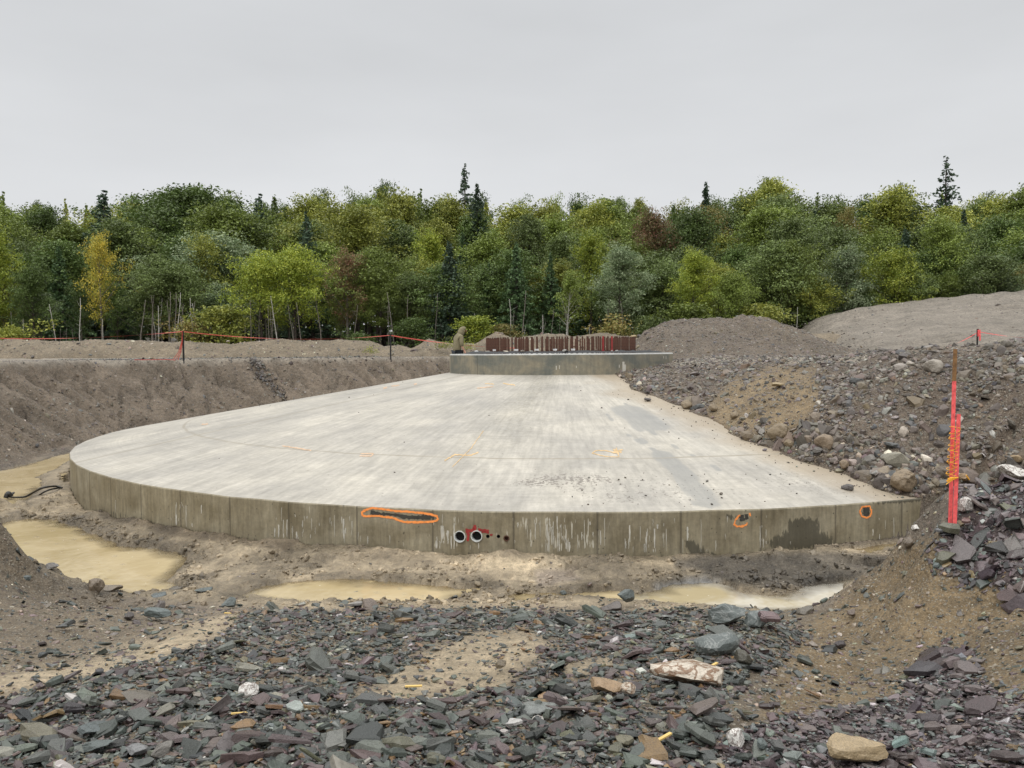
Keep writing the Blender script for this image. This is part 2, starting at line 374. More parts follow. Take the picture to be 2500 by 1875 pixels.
# near mound on the right
for p in ((2310, 1224, 7.9), (2210, 1322, 8.3), (2150, 1372, 8.5), (2090, 1422, 8.6), (2000, 1482, 8.85), (2330, 1277, 7.2), (2200, 1450, 7.1), (2300, 1500, 6.5), (2450, 1500, 6.0), (2100, 1550, 6.9), (2000, 1650, 5.6), (2380, 1360, 7.0), (2250, 1370, 7.5), (2300, 1266, 7.35), (2355, 1262, 7.25), (2325, 1284, 7.05),
          (2300, 1650, 5.0), (2150, 1800, 3.6), (2450, 1850, 3.1), (2450, 1320, 6.7), (2480, 1215, 7.2), (2400, 1250, 7.0), (2650, 1190, 7.2), (2800, 1400, 5.0)): A(*p)
D(4.6, 10.4, -.1); D(5.6, 10.8, -.1); D(6.5, 11.0, .1); D(7.4, 10.4, .7); D(5.3, 9.9, .0)
CT = np.array(CT)
def _phi(r): return np.sqrt(r*r+.06)
_A = _phi(np.hypot(CT[:, 0, None]-CT[None, :, 0], CT[:, 1, None]-CT[None, :, 1]))
_A += np.eye(len(CT))*-.02
_one = np.hstack([np.ones((len(CT), 1))]); _K = np.block([[_A, _one], [_one.T, np.zeros((1, 1))]])
_w = np.linalg.solve(_K, np.concatenate([CT[:, 2], [0]]))
def rbf(x, y):
    x = np.asarray(x, float); sh = x.shape; x = x.ravel(); y = np.asarray(y, float).ravel(); o = np.full(x.shape, _w[-1])
    for i in range(len(CT)): o += _w[i]*_phi(np.hypot(x-CT[i, 0], y-CT[i, 1]))
    return o.reshape(sh)
PUD = {  # name: (level, polygon in photo pixels, laid on the water level)
 'a': (-.26, [(15, 1272), (60, 1266), (130, 1270), (200, 1286), (250, 1312), (285, 1332), (350, 1337), (430, 1352), (462, 1366), (450, 1385), (432, 1402), (415, 1420), (450, 1436), (430, 1452), (330, 1464), (250, 1450), (100, 1420), (-150, 1400), (-60, 1300)]),
 'b': (-.27, [(-500, 1180), (-200, 1155), (0, 1150), (100, 1127), (172, 1104), (176, 1122), (122, 1150), (96, 1165), (90, 1200), (60, 1238), (-40, 1256), (-500, 1260)]),
 'c': (-.09, [(560, 1458), (640, 1432), (800, 1417), (1000, 1420), (1100, 1432), (1180, 1442), (1140, 1457), (1120, 1478), (900, 1490), (750, 1486), (640, 1470)]),
 'e': (-.07, [(1235, 1452), (1330, 1446), (1420, 1452), (1400, 1470), (1290, 1476), (1240, 1468)]),
 'f': (-.02, [(2075, 1342), (2150, 1331), (2215, 1323), (2240, 1330), (2200, 1340), (2120, 1352)]),
 'd': (-.09, [(1390, 1452), (1480, 1440), (1560, 1448), (1640, 1425), (1760, 1425), (1820, 1445), (1900, 1452), (2000, 1428), (2105, 1412), (2130, 1440), (2060, 1490), (1900, 1500), (1700, 1492), (1500, 1480), (1400, 1470)])}
PXY = {k: (l, np.array([atz(px, py, l)[:2] for px, py in P])) for k, (l, P) in PUD.items()}
def hgt(x, y, detail=True):
    x = np.asarray(x, float); y = np.asarray(y, float)
    z = rbf(x, y)
    far = 2.70+.035*np.maximum(0, np.hypot(x*.6, y)-52)+.0*x; far = np.minimum(far, 9)
    k = np.maximum(sst(27, 36, np.hypot(x, y-12)), 0); z = z*(1-k)+far*k
    z = np.clip(z, -1.2, None)
    if detail:
        z = z+(.05*np.abs(fbm(x, y+3, 2.6, 4))+.035*fbm(x+8, y, 6.5, 4))*sst(8.7, 9.6, y)*sst(20, 15, y)*sst(19, 16, np.hypot(x-CX, y-CY))+.055*fbm(x, y, 1.4, 4)+.022*fbm(x+3, y, 7, 4)+.05*np.abs(fbm(x, y+7, 1.1, 3))*sst(8.5, 10, y)*sst(20, 15, y)
        md = sst(8.9, 9.8, y)*sst(22, 17, y)*sst(.15, .5, np.hypot(x-CX, y-CY)-RS)*sst(18, 16.2, np.hypot(x-CX, y-CY)); tn = fbm(x, y+31, .75, 4)+.06*fbm(x, y, 6, 3)
        z = z+md*(.06*sst(-.02, .02, tn-.08)+.05*sst(-.015, .02, -tn-.12)+.04*sst(-.01, .02, fbm(x+11, y, 1.7, 4)-.05)-.05)
        cl = sst(2.6, 4.2, x)*sst(9.4, 8.2, y)*sst(2.2, 4.0, y); z = z+cl*(.24*np.abs(fbm(x, y, 1.9, 4))+.16*np.abs(fbm(x+20, y, .9, 3))-.09+.05*fbm(x, y, 6, 4))
        # rills running down the left bank
        r = np.hypot(x-CX, y-CY); a = np.arctan2(y-CY, x-CX)*17
        ad = np.degrees(np.arctan2(y-CY, x-CX)) % 360; rr_ = 19.15-3.0*sst(165, 120, ad)+.14*fbm(x, y, .7, 3)+.10*fbm(x, y, 3, 3); zb = sst(66, 74, ad)*sst(222, 204, ad)
        kk = sst(-.35, .10, r-rr_)*zb*sst(6, 4, r-rr_); z = z*(1-kk)+(2.70+.03*fbm(x, y, 2, 3))*kk
        bk = sst(rr_-3.2, rr_-2.5, r)*sst(rr_+.1, rr_-.35, r)*(x < 2)*(y > 15)
        w = np.abs(np.sin(a*2.7-2.3*r+fbm(a, r*.2, .8, 4)*5)); z = z-bk*.30*(1-w)**3*(.4+1.2*vnoise(x*.6, y*.6))+bk*(.10*fbm(a, r*.25, 1.6, 3)+.12*fbm(x, y, 2.0, 5)+.05*np.sin(a*5.1-4.5*r+2*fbm(x, y, .5, 2)))
    SD = []
    for k_, (l, P) in PXY.items():
        bb = (x > P[:, 0].min()-1.5) & (x < P[:, 0].max()+1.5) & (y > P[:, 1].min()-1.5) & (y < P[:, 1].max()+1.5)
        if not bb.any(): continue
        xs, ys = x[bb], y[bb]; SD.append((l, bb, sdp(P, xs, ys)+(.16*fbm(xs, ys, 1.9, 4)+.05*fbm(xs, ys, 8, 3) if k_ in 'abcd' else .05*fbm(xs, ys, 5, 3))))
    for l, bb, sv in SD:
        zz = z[bb]; o_ = -sv; cap = l+.01+np.clip(o_, 0, .12)*.5+np.clip(o_-.12, 0, 1.2)*.22
        lo = np.maximum(zz, l+.002+np.clip(o_, 0, .12)*(.35+.3*fbm(x[bb], y[bb], 1.3, 2))); z[bb] = np.where((sv < 0) & (o_ < .5), np.minimum(lo, np.where(np.hypot(x[bb], y[bb]) > 9.9, cap+.05, 99)), zz)
    for l, bb, sv in SD:
        zz = z[bb]; z[bb] = np.where(sv > 0, np.minimum(l-.003-np.clip(sv, 0, 1)*.17+.02*fbm(x[bb], y[bb], 2.5, 3)*np.clip(sv*4, 0, 1), zz), zz)
    B, s = backfill(x, y); r = np.hypot(x-CX, y-CY)
    Bn = B+(.07*fbm(x, y, 1.8, 4)+.03*fbm(x, y, 8, 2) if detail else 0)*np.clip(s*2, 0, 1)
    front = sst(8.6, 10.2, y+.35*(x-7))      # the backfill only exists beyond the trench
    ins = r < RS-.02
    zi = np.where(s > 0, np.maximum(Bn, cone(x, y)+.02+np.minimum(s, .5)*.25), np.minimum(cone(x, y)+s*1.2-.01, cone(x, y)-.02))
    zi = np.where(s < -.6, np.minimum(z, np.minimum(-.45, cone(x, y)-1)), zi)
    zo = np.where((s > 0) & (y < 40), np.maximum(z, z*(1-front)+Bn*front), z)
    backz = (y > CY+2)
    zo = np.where(backz & (s > 0), np.maximum(z, 2.66), zo)
    return np.where(ins, np.where(backz, np.minimum(z, np.where(s > .2, 2.66, cone(x, y)-.6)), zi), zo)

# ---- colour zones of the ground (photo-pixel outlines, valid only between two distances; baked onto the world mesh)
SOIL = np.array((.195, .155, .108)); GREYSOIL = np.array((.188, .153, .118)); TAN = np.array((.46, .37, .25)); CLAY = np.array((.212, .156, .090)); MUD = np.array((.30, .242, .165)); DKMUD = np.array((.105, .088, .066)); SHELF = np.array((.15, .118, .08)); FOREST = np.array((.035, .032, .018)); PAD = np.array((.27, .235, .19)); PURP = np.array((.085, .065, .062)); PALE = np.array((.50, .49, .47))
ZONES = [ # (polygon, ymin, ymax, colour, wet, pebbles, softness px)
 ([(-900, 1370), (300, 1460), (600, 1480), (2100, 1480), (2100, 1330), (1500, 1340), (800, 1325), (250, 1260), (170, 1120), (-900, 1120)], 8.5, 26, MUD, .45, .15, 14),
 ([(-900, 1440), (100, 1440), (500, 1500), (900, 1475), (1900, 1475), (2050, 1500), (1900, 1640), (1900, 2000), (-900, 2000)], 0, 9.8, SOIL, .25, .9, 20),
 ([(-200, 1680), (0, 1640), (250, 1595), (430, 1530), (560, 1500), (600, 1530), (450, 1590), (260, 1650), (60, 1690), (-200, 1730)], 0, 10, TAN*1.0, .55, .2, 25),
 ([(870, 1700), (960, 1640), (1080, 1570), (1190, 1540), (1310, 1548), (1350, 1585), (1300, 1620), (1240, 1670), (1090, 1700), (960, 1710)], 0, 10, TAN*.88, .5, .2, 26),
 ([(1340, 1620), (1480, 1600), (1510, 1625), (1400, 1650)], 0, 10, TAN*.85, .5, .2, 20),
 ([(560, 1440), (700, 1400), (1200, 1425), (1700, 1410), (2150, 1390), (2150, 1480), (1950, 1500), (1500, 1485), (700, 1490)], 8.6, 11.3, TAN*.85, .6, .1, 14),
 ([(176, 1120), (183, 1205), (262, 1268), (420, 1306), (720, 1345), (720, 1318), (420, 1283), (252, 1244), (182, 1195)], 9, 26, SHELF, .7, .1, 7),
 ([(1060, 1362), (1200, 1352), (1330, 1370), (1300, 1395), (1120, 1390)], 8.6, 12.5, TAN, .5, .1, 12),
 ([(1560, 1375), (1680, 1362), (1660, 1385)], 8.6, 12.5, TAN, .5, .1, 10),
 ([(2060, 1335), (2200, 1318), (2230, 1330), (2140, 1352), (2050, 1352)], 9, 12.8, TAN*1.15, .7, 0, 10),
 ([(1640, 1360), (1850, 1345), (2050, 1345), (2180, 1370), (2150, 1400), (2050, 1425), (1920, 1440), (1780, 1425), (1700, 1400), (1640, 1390)], 8.6, 12.5, DKMUD*1.15, .5, .3, 14),
 ([(1590, 1430), (1720, 1412), (1760, 1430), (1700, 1450), (1600, 1462)], 8.6, 12.5, PALE, .7, 0, 14),
 ([(1300, 1395), (1400, 1385), (1420, 1415), (1320, 1435)], 8.6, 12.5, GREYSOIL*1.5, .3, 0, 8),
 ([(-900, 880), (0, 885), (1090, 880), (1090, 920), (366, 1041), (170, 1090), (0, 1150), (-900, 1200)], 12, 50, np.array((.168, .132, .098)), .1, .7, 5),
 ([(-900, 1190), (0, 1262), (60, 1340), (150, 1410), (280, 1440), (300, 1470), (100, 1530), (-900, 1560)], 0, 10.4, SOIL*.88, .2, .8, 14),
 ([(2100, 1420), (2200, 1330), (2300, 1300), (2420, 1420), (2700, 1480), (2700, 2000), (2000, 1760), (1850, 1760), (1880, 1640), (1950, 1560)], 0, 9, CLAY, .12, .9, 22),
 ([(2290, 1400), (2290, 1300), (2350, 1210), (2440, 1150), (2900, 1100), (2900, 1480), (2500, 1480), (2410, 1420)], 0, 9, PURP, .3, .5, 14),
 ([(1770, 1800), (2000, 1745), (2200, 1690), (2260, 1600), (2350, 1590), (2390, 1690), (2600, 1770), (2700, 2000), (1700, 2000)], 0, 9, PURP, .3, .5, 18),
 ([(1500, 880), (2900, 840), (2900, 1200), (2300, 1230), (2200, 1215), (1880, 1100), (1500, 930)], 11, 60, np.array((.128, .098, .072)), .2, .9, 3),
 ([(1640, 874), (2120, 866), (2140, 884), (1900, 888), (1640, 893)], 17, 60, PAD, .1, .6, 4),
 ([(1800, 915), (1880, 895), (1990, 900), (2010, 960), (1980, 1040), (1930, 1065), (1860, 1065), (1770, 1050), (1720, 1010), (1760, 950)], 11, 23, CLAY*1.1, .1, .9, 24),
]
def ground_cols(X, Y, Z):
    px, py = proj(X, Y, Z); n = 1
    px = px+26*fbm(X, Y, 1.7, 3)*np.clip(9/np.maximum(Y, 1), .3, 2)+12*fbm(X, Y, 7, 2); py = py+10*fbm(X+5, Y, 1.9, 3)*np.clip(9/np.maximum(Y, 1), .3, 2)
    C = np.tile(GREYSOIL, (len(X), 1)); W = np.tile(np.array((.15, .6, 0)), (len(X), 1))
    for P, y0, y1, c, w, pb, soft in ZONES:
        P = np.array(P, float); m_ = (Y > y0) & (Y < y1) & (px > P[:, 0].min()-60) & (px < P[:, 0].max()+60) & (py > P[:, 1].min()-60) & (py < P[:, 1].max()+60)
        if not m_.any(): continue
        s = sdp(P, px[m_], py[m_]); k = sst(-soft, soft, s)[:, None]
        C[m_] = C[m_]*(1-k)+c*k; W[m_] = W[m_]*(1-k)+np.array((w, pb, 0))*k
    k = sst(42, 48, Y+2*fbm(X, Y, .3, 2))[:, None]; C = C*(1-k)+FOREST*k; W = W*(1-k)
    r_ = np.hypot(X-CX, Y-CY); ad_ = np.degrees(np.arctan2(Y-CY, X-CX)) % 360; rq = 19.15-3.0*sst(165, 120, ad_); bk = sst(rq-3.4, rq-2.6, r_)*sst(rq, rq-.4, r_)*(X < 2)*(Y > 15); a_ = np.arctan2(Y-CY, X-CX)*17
    w_ = np.abs(np.sin(a_*2.7-2.3*r_+fbm(a_, r_*.2, .8, 4)*5)); groove_shade = (1-w_)**3*.38+.16*fbm(a_*.8-.7*r_, r_*.15, 2.5, 4); C = C*(1-bk*groove_shade)[:, None]  # bank grooves darkened in the soil colour as painted shade, plus random mottling
    md = (sst(8.9, 9.8, Y)*sst(22, 17, Y)*(np.hypot(X-CX, Y-CY) > RS)*sst(19, 16.5, np.hypot(X-CX, Y-CY)))
    t1 = sst(-.12, .16, fbm(X+3, Y, .9, 5)); t2 = sst(.05, .25, fbm(X+33, Y, 2.3, 4))
    C = C*(1-md[:, None])+md[:, None]*C*((.84+.42*t1)*(1-.22*t2))[:, None]; W[:, 0] = np.maximum(W[:, 0], md*(.25+.55*(1-t1)))
    for k_, (l, P) in PXY.items():
        sdd = -sdp(P, X, Y); mgn = sst(.35, .04, sdd+.15*fbm(X, Y, 2.1, 3))*(Y > 8)*(Y < 27)*(Z < .25); C = C*(1-.36*mgn[:, None]); W[:, 0] = np.maximum(W[:, 0], .85*mgn)
    # trodden pad behind the pit
    r = np.hypot(X-CX, Y-CY); ad = np.degrees(np.arctan2(Y-CY, X-CX)) % 360; k = (sst(-.15, .05, r-(19.1-3.0*sst(165, 120, ad)*(ad > 70)))*sst(44, 42, Y)*(Y > 14))[:, None]; C = C*(1-k)+PAD*.95*k
    f = 1+.18*fbm(X, Y, .8, 4)[:, None]
    return C*f, W
def build_ground():
    na, nr = 900, 760
    r = np.concatenate([np.linspace(.5, 2.2, 12), np.geomspace(2.25, 60, nr-42), np.geomspace(62, 1500, 30)]); nr = len(r)
    a0 = np.linspace(-44, 44, na-60); a1 = np.linspace(44, 316, 61)[1:-1]; a = np.radians(np.concatenate([a0, a1])); na = len(a)
    Rr, Aa = np.meshgrid(r, a, indexing='ij'); X = (Rr*np.sin(Aa)).ravel(); Y = (Rr*np.cos(Aa)).ravel()
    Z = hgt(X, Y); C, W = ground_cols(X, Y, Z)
    X = np.append(X, 0); Y = np.append(Y, 0); Z = np.append(Z, 1.45); C = np.vstack([C, SOIL]); W = np.vstack([W, (.2, .6, 0)])
    i = np.arange(nr-1)[:, None]*na; j = np.arange(na)[None]; j2 = (j+1) % na
    q = np.stack([i+j, i+na+j, i+na+j2, i+j2], -1).reshape(-1, 4)
    tri = np.stack([np.full(na, nr*na), np.arange(na), (np.arange(na)+1) % na], -1)
    loops = np.concatenate([q.ravel(), tri.ravel()]); sizes = np.concatenate([np.full(len(q), 4), np.full(len(tri), 3)])
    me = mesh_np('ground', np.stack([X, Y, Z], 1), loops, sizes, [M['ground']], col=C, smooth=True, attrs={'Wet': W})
    tag(link('ground', me), kind='structure')
build_ground()
# puddles: sheets of muddy water at their own level
wm = water_mat('muddy_water', (.48, .39, .235), (.37, .29, .155)); wm2 = water_mat('pale_muddy_water', (.38, .315, .19), (.56, .53, .46))
for k, (l, P) in PXY.items():
    st = .06; xs = np.arange(P[:, 0].min()-.5, P[:, 0].max()+.5, st); ys = np.arange(P[:, 1].min()-.5, P[:, 1].max()+.5, st); X, Y = np.meshgrid(xs, ys); dep = l-hgt(X.ravel(), Y.ravel()); dm = dep.reshape(X.shape)
    near = (dm > -.02) & (sdp(P, X, Y) > -.5); q = near[:-1, :-1] | near[1:, :-1] | near[:-1, 1:] | near[1:, 1:]; idx = np.arange(X.size).reshape(X.shape); F_ = np.stack([idx[:-1, :-1][q], idx[:-1, 1:][q], idx[1:, 1:][q], idx[1:, :-1][q]], 1)
    used = np.unique(F_); mp_ = np.zeros(X.size, int); mp_[used] = np.arange(len(used)); F_ = mp_[F_]
    me = mesh_np('muddy_water', np.stack([X.ravel()[used], Y.ravel()[used], np.full(len(used), l)], 1), F_.ravel(), np.full(len(F_), 4), [wm2 if k == 'd' else wm], smooth=True, attrs={'Depth': np.repeat(np.clip(dep[used], 0, 1)[:, None], 3, 1)})
    tag(link('muddy_water', me), kind='structure')

# ------------------------------------------------------------ foundation
def slab_mats():
    m, t, b = mat('slab_top_concrete'); g = G(t); P = g.obj(); s = g.sep(P)
    r = g.m('SQRT', g.m('ADD', g.m('POWER', s[0], 2), g.m('POWER', s[1], 2))); a = g.m('ARCTAN2', s[1], s[0])
    ring = g.mr(g.m('ABSOLUTE', g.m('SUBTRACT', r, g.m('ADD', 11.0, g.m('MULTIPLY', g.m('SUBTRACT', g.noise(P, 1.2, 3), .5), .12)))), .018, .05, 1, 0)
    n_l = g.noise(P, 2.5, 4)
    aj = math.atan2(JOINT[1]-CY, JOINT[0]-CX)
    da = g.m('MULTIPLY', g.m('ABSOLUTE', g.m('SUBTRACT', a, aj)), r); rad = g.mr(da, .03, .10, 1, 0)
    lin = g.m('MULTIPLY', g.m('MAXIMUM', ring, rad), g.mr(n_l, .3, .7, .35, .9))
    pv = g.comb(g.m('MULTIPLY', a, 9.0), g.m('MULTIPLY', r, .22), 0); n1 = g.noise(pv, 2.2, 6, .62, .3)      # float marks running down the fall
    pv2 = g.comb(g.m('MULTIPLY', a, 42.0), g.m('MULTIPLY', r, .5), 2); n2 = g.noise(pv2, 2.5, 5, .65)
    pv3 = g.comb(g.m('MULTIPLY', a, 1.3), g.m('MULTIPLY', r, 13.0), 4); n3 = g.noise(pv3, 1.5, 5, .7)      # broom marks across it
    n4 = g.noise(P, .55, 5, .6); n5 = g.noise(P, 14, 6, .7); n6 = g.noise(P, 3.2, 5, .65)
    f = g.m('MULTIPLY', g.mr(n1, .3, .7, .87, 1.07), g.mr(n2, .35, .65, .84, 1.08)); f = g.m('MULTIPLY', f, g.mr(n3, .3, .7, .91, 1.07))
    f = g.m('MULTIPLY', f, g.mr(n4, .3, .7, .80, 1.13)); f = g.m('MULTIPLY', f, g.mr(n5, .3, .7, .90, 1.08)); f = g.m('MULTIPLY', f, g.mr(n6, .3, .7, .90, 1.09))
    # rough grey band pulled down from the pedestal
    ab = math.atan2(BAND[1]-CY, BAND[0]-CX)
    bw = g.m('ADD', g.m('ABSOLUTE', g.m('SUBTRACT', a, ab)), g.m('MULTIPLY', g.m('SUBTRACT', n1, .5), .12))
    band = g.m('MULTIPLY', g.mr(bw, .02, .14, 1, 0), g.mr(r, 6.5, 12.0, 1, 0)); rr = g.mr(g.noise(g.comb(g.m('MULTIPLY', a, 30), g.m('MULTIPLY', r, 6), 0), 2.2, 5, .75), .42, .60, 0, 1)
    base = g.mix(g.mr(n4, .3, .7), (.39, .366, .325), (.43, .40, .342))
    c = g.mix(g.m('MULTIPLY', g.m('MULTIPLY', band, rr), .85), base, (.30, .275, .22))
    q = g.n('ShaderNodeVectorMath', operation='SCALE'); g.put(q.inputs[0], c); g.put(q.inputs['Scale'], f); c = q.outputs[0]
    st = g.sep(g.attr('Stain'))
    sn = g.noise(P, 16, 6, .78); sn2 = g.noise(P, 45, 5, .75)
    nn = g.noise(P, 20, 3, .6); n_s = g.noise(pv2, 3.0, 4, .6); k1 = g.mr(g.m('ADD', g.m('MULTIPLY', st[1], .9), g.m('ADD', g.m('MULTIPLY', g.m('SUBTRACT', nn, .5), 1.5), g.m('MULTIPLY', g.m('SUBTRACT', n_s, .5), .8))), .50, .66, 0, 1); k1 = g.m('MULTIPLY', k1, g.mr(st[1], .05, .2, 0, 1)); c = g.mix(g.m('MULTIPLY', k1, .85), c, (.17, .15, .13))
    k2 = g.mr(g.m('ADD', st[0], g.m('MULTIPLY', g.m('SUBTRACT', sn2, .5), .9)), .25, .9, 0, 1); c = g.mix(k2, c, (.31, .25, .175))
    k3 = g.mr(g.m('ADD', st[2], g.m('MULTIPLY', g.m('SUBTRACT', g.noise(pv2, 2.5, 6, .75), .5), 1.6)), .42, .72, 0, 1); c = g.mix(g.m('MULTIPLY', k3, .60), c, (.20, .20, .19))
    c = g.mix(lin, c, (.26, .23, .18))
    sp_ = g.vor(P, 7, outi=0); spc = g.sep(g.vor(P, 7, outi=1)); kk = g.m('MULTIPLY', g.m('LESS_THAN', sp_, .10), g.m('GREATER_THAN', spc[0], .82)); c = g.mix(g.m('MULTIPLY', kk, .7), c, (.12, .1, .08))
    g.put(b.inputs['Base Color'], c); g.put(b.inputs['Roughness'], g.m('SUBTRACT', g.mr(n4, .3, .7, .45, .75), g.m('MULTIPLY', k3, .2))); b.inputs['Specular IOR Level'].default_value = .4
    h = g.m('ADD', g.m('MULTIPLY', n3, .4), g.m('MULTIPLY', n5, .4)); h = g.m('SUBTRACT', h, g.m('MULTIPLY', lin, .8)); g.put(b.inputs['Normal'], g.bump(h, .3, .02))
    m2, t, b = mat('slab_side_concrete'); g = G(t); P = g.obj(); s = g.sep(P)
    a = g.m('ARCTAN2', s[1], s[0]); u = g.m('MULTIPLY', a, RS)
    fr = g.m('FRACT', g.m('ADD', g.m('MULTIPLY', g.m('SUBTRACT', a, PH0), NP/(2*math.pi)), 100.0)); e = g.m('MINIMUM', fr, g.m('SUBTRACT', 1, fr)); seam = g.mr(e, .006, .016, 1, 0)
    pan = g.n('ShaderNodeTexWhiteNoise', noise_dimensions='1D'); g.put(pan.inputs['W'], g.m('FLOOR', g.m('ADD', g.m('MULTIPLY', g.m('SUBTRACT', a, PH0), NP/(2*math.pi)), 100.0)))
    v = g.comb(g.m('MULTIPLY', u, 7), 0, g.m('MULTIPLY', s[2], .8)); n1 = g.noise(v, 2.2, 6, .65)
    w = g.comb(u, 0, s[2]); n2 = g.noise(w, 1.5, 5, .6, .3); n3 = g.noise(w, 17, 5, .7)
    f = g.m('MULTIPLY', g.mr(n1, .3, .7, .72, 1.25), g.mr(n2, .3, .7, .72, 1.25)); f = g.m('MULTIPLY', f, g.mr(n3, .3, .7, .84, 1.14)); f = g.m('MULTIPLY', f, g.mr(pan.outputs[0], 0, 1, .93, 1.07))
    q = g.n('ShaderNodeVectorMath', operation='SCALE'); g.put(q.inputs[0], g.mix(g.mr(n2, .35, .65), (.245, .208, .135), (.275, .245, .175))); g.put(q.inputs['Scale'], f)
    st = g.sep(g.attr('Stain')); dk = g.mr(g.m('ADD', st[0], g.m('MULTIPLY', g.m('SUBTRACT', g.noise(g.comb(g.m('MULTIPLY', u, 9), 0, g.m('MULTIPLY', s[2], 1.6)), 2.2, 5, .7), .5), 1.7)), .45, .6, 0, 1)
    c = g.mix(g.m('MULTIPLY', dk, .75), q.outputs[0], (.05, .047, .035)); c = g.mix(g.m('MULTIPLY', seam, .6), c, (.07, .06, .045))
    vd = g.vor(w, 9); vc = g.sep(g.vor(w, 9, outi=1)); bug = g.m('MULTIPLY', g.m('LESS_THAN', vd, .11), g.m('GREATER_THAN', vc[1], .72)); c = g.mix(g.m('MULTIPLY', bug, .65), c, (.045, .04, .03))
    # run-off dried white: lime bleeding down in short drips
    dv = g.comb(g.m('MULTIPLY', u, 11), 0, g.m('MULTIPLY', s[2], 1.3)); dn = g.noise(dv, 2.4, 3, .5)
    dm = g.mr(g.m('ADD', dn, g.m('MULTIPLY', st[1], .22)), .80, .84, 0, 1); c = g.mix(dm, c, (.50, .47, .39))
    g.put(b.inputs['Base Color'], c); g.put(b.inputs['Roughness'], g.mr(n2, .3, .7, .35, .7)); b.inputs['Specular IOR Level'].default_value = .4
    g.put(b.inputs['Normal'], g.bump(g.m('SUBTRACT', g.m('ADD', g.m('MULTIPLY', n3, .5), g.m('MULTIPLY', n1, .3)), g.m('ADD', seam, g.m('MULTIPLY', bug, .6))), .4, .012))
    return m, m2
JOINT = cone_hit(300, 1103); BAND = cone_hit(1270, 1010)
MT, MS = slab_mats()
def px_poly_xy(P): return np.array([cone_hit(*p)[:2] for p in P])
def build_foundation():
    root = empty('turbine_foundation', (CX, CY, 0))
    tag(root, 'large round wet grey concrete foundation with sloping top, raised pedestal and orange paint marks', 'concrete foundation')
    sub = 8; na = NP*sub; rr = np.concatenate([np.linspace(0, 3, 4), np.linspace(3.4, RS-.05, 160)])
    ang = []; rad = []
    for k in range(NP):
        a = CORN[k]-(CX, CY); b = CORN[(k+1) % NP]-(CX, CY)
        for j in range(sub):
            p = a+(b-a)*j/sub; ang.append(math.atan2(p[1], p[0])); rad.append(math.hypot(*p)/RS)
    ang = np.array(ang); rad = np.array(rad); V = []
    for r in rr[1:]: V.append(np.stack([np.cos(ang)*rad*r, np.sin(ang)*rad*r, np.full(na, ZA-SLOPE*r)], 1))
    x, y = V[-1][:, 0], V[-1][:, 1]
    wob = .012*fbm(ang*RS+50, ang*0+3, .9, 3)
    V.append(np.stack([np.cos(ang)*rad*(RS-.012), np.sin(ang)*rad*(RS-.012), ZE+wob], 1))
    V.append(np.stack([np.cos(ang)*rad*RS, np.sin(ang)*rad*RS, ZE-.018+wob], 1))
    for z in np.linspace(ZE-.1, -.75, 10): V.append(np.stack([np.cos(ang)*rad*RS, np.sin(ang)*rad*RS, np.full(na, z)], 1))
    nR = len(V); V = np.vstack(V+[np.array([[0, 0, ZA]]), np.array([[0, 0, -.75]])])
    i = np.arange(nR-1)[:, None]*na; j = np.arange(na)[None]; j2 = (j+1) % na
    q = np.stack([i+j, i+na+j, i+na+j2, i+j2], -1)
    mi = np.zeros((nR-1, na), int); mi[nR-12:] = 1
    t1 = np.stack([np.full(na, nR*na), np.arange(na), (np.arange(na)+1) % na], -1)
    t2 = np.stack([np.full(na, nR*na+1), (nR-1)*na+(np.arange(na)+1) % na, (nR-1)*na+np.arange(na)], -1)
    me = mesh_np('slab', V, np.concatenate([q.ravel(), t1.ravel(), t2.ravel()]), np.concatenate([np.full(q.reshape(-1, 4).shape[0], 4), np.full(na*2, 3)]), [MT, MS, M['dark']],
                 midx=np.concatenate([mi.ravel(), np.zeros(na), np.ones(na)]), smooth=False)
    slab = link('slab', me, root)
    # real sleeves cast in the wall: cut the holes
    cut = MB()
    holes = [(1122.6, 1309.8, 14.4), (1163.7, 1308.8, 14.4), (1191, 1309.5, 4.6), (1216.8, 1309.5, 4.4), (1236.5, 1314, 7.2)]
    HP = []
    for px, py, rp in holes:
        p = Vector(wall_pt(px, py, 0))-Vector((CX, CY, 0)); n = Vector((p.x, p.y, 0)).normalized(); r = rp/F*math.hypot(p.x+CX, p.y+CY)
        HP.append((p, n, r)); cut.tube([p+n*.3, p-n*.45], r*1.0, 24, 0)
    co = cut.build('cutter', M['dark']); co.location = (CX, CY, 0)
    try:
        bo = slab.modifiers.new('b', 'BOOLEAN'); bo.object = co; bo.operation = 'DIFFERENCE'; bo.solver = 'EXACT'
        bpy.context.view_layer.update(); dg = bpy.context.evaluated_depsgraph_get()
        nm = bpy.data.meshes.new_from_object(slab.evaluated_get(dg))
        if len(nm.vertices) > len(V)*.9: slab.modifiers.clear(); slab.data = nm; nm.name = 'slab'; print('boolean ok', len(nm.vertices), len(nm.materials))
        else: slab.modifiers.clear(); print('boolean failed')
    except Exception as ex: print('bool', ex); slab.modifiers.clear()
    bpy.data.objects.remove(co)
    me = slab.data; co_ = np.zeros(len(me.vertices)*3, np.float32); me.vertices.foreach_get('co', co_); P = co_.reshape(-1, 3); WX, WY = P[:, 0]+CX, P[:, 1]+CY
    top = P[:, 2] > ZE-.04; S = np.zeros((len(P), 3))
    s = dpoly(TOEXY, WX, WY, False); S[:, 0] = np.where(top, sst(1.5, .1, s+.5*fbm(WX, WY, 1.2, 3))*.75, 0)
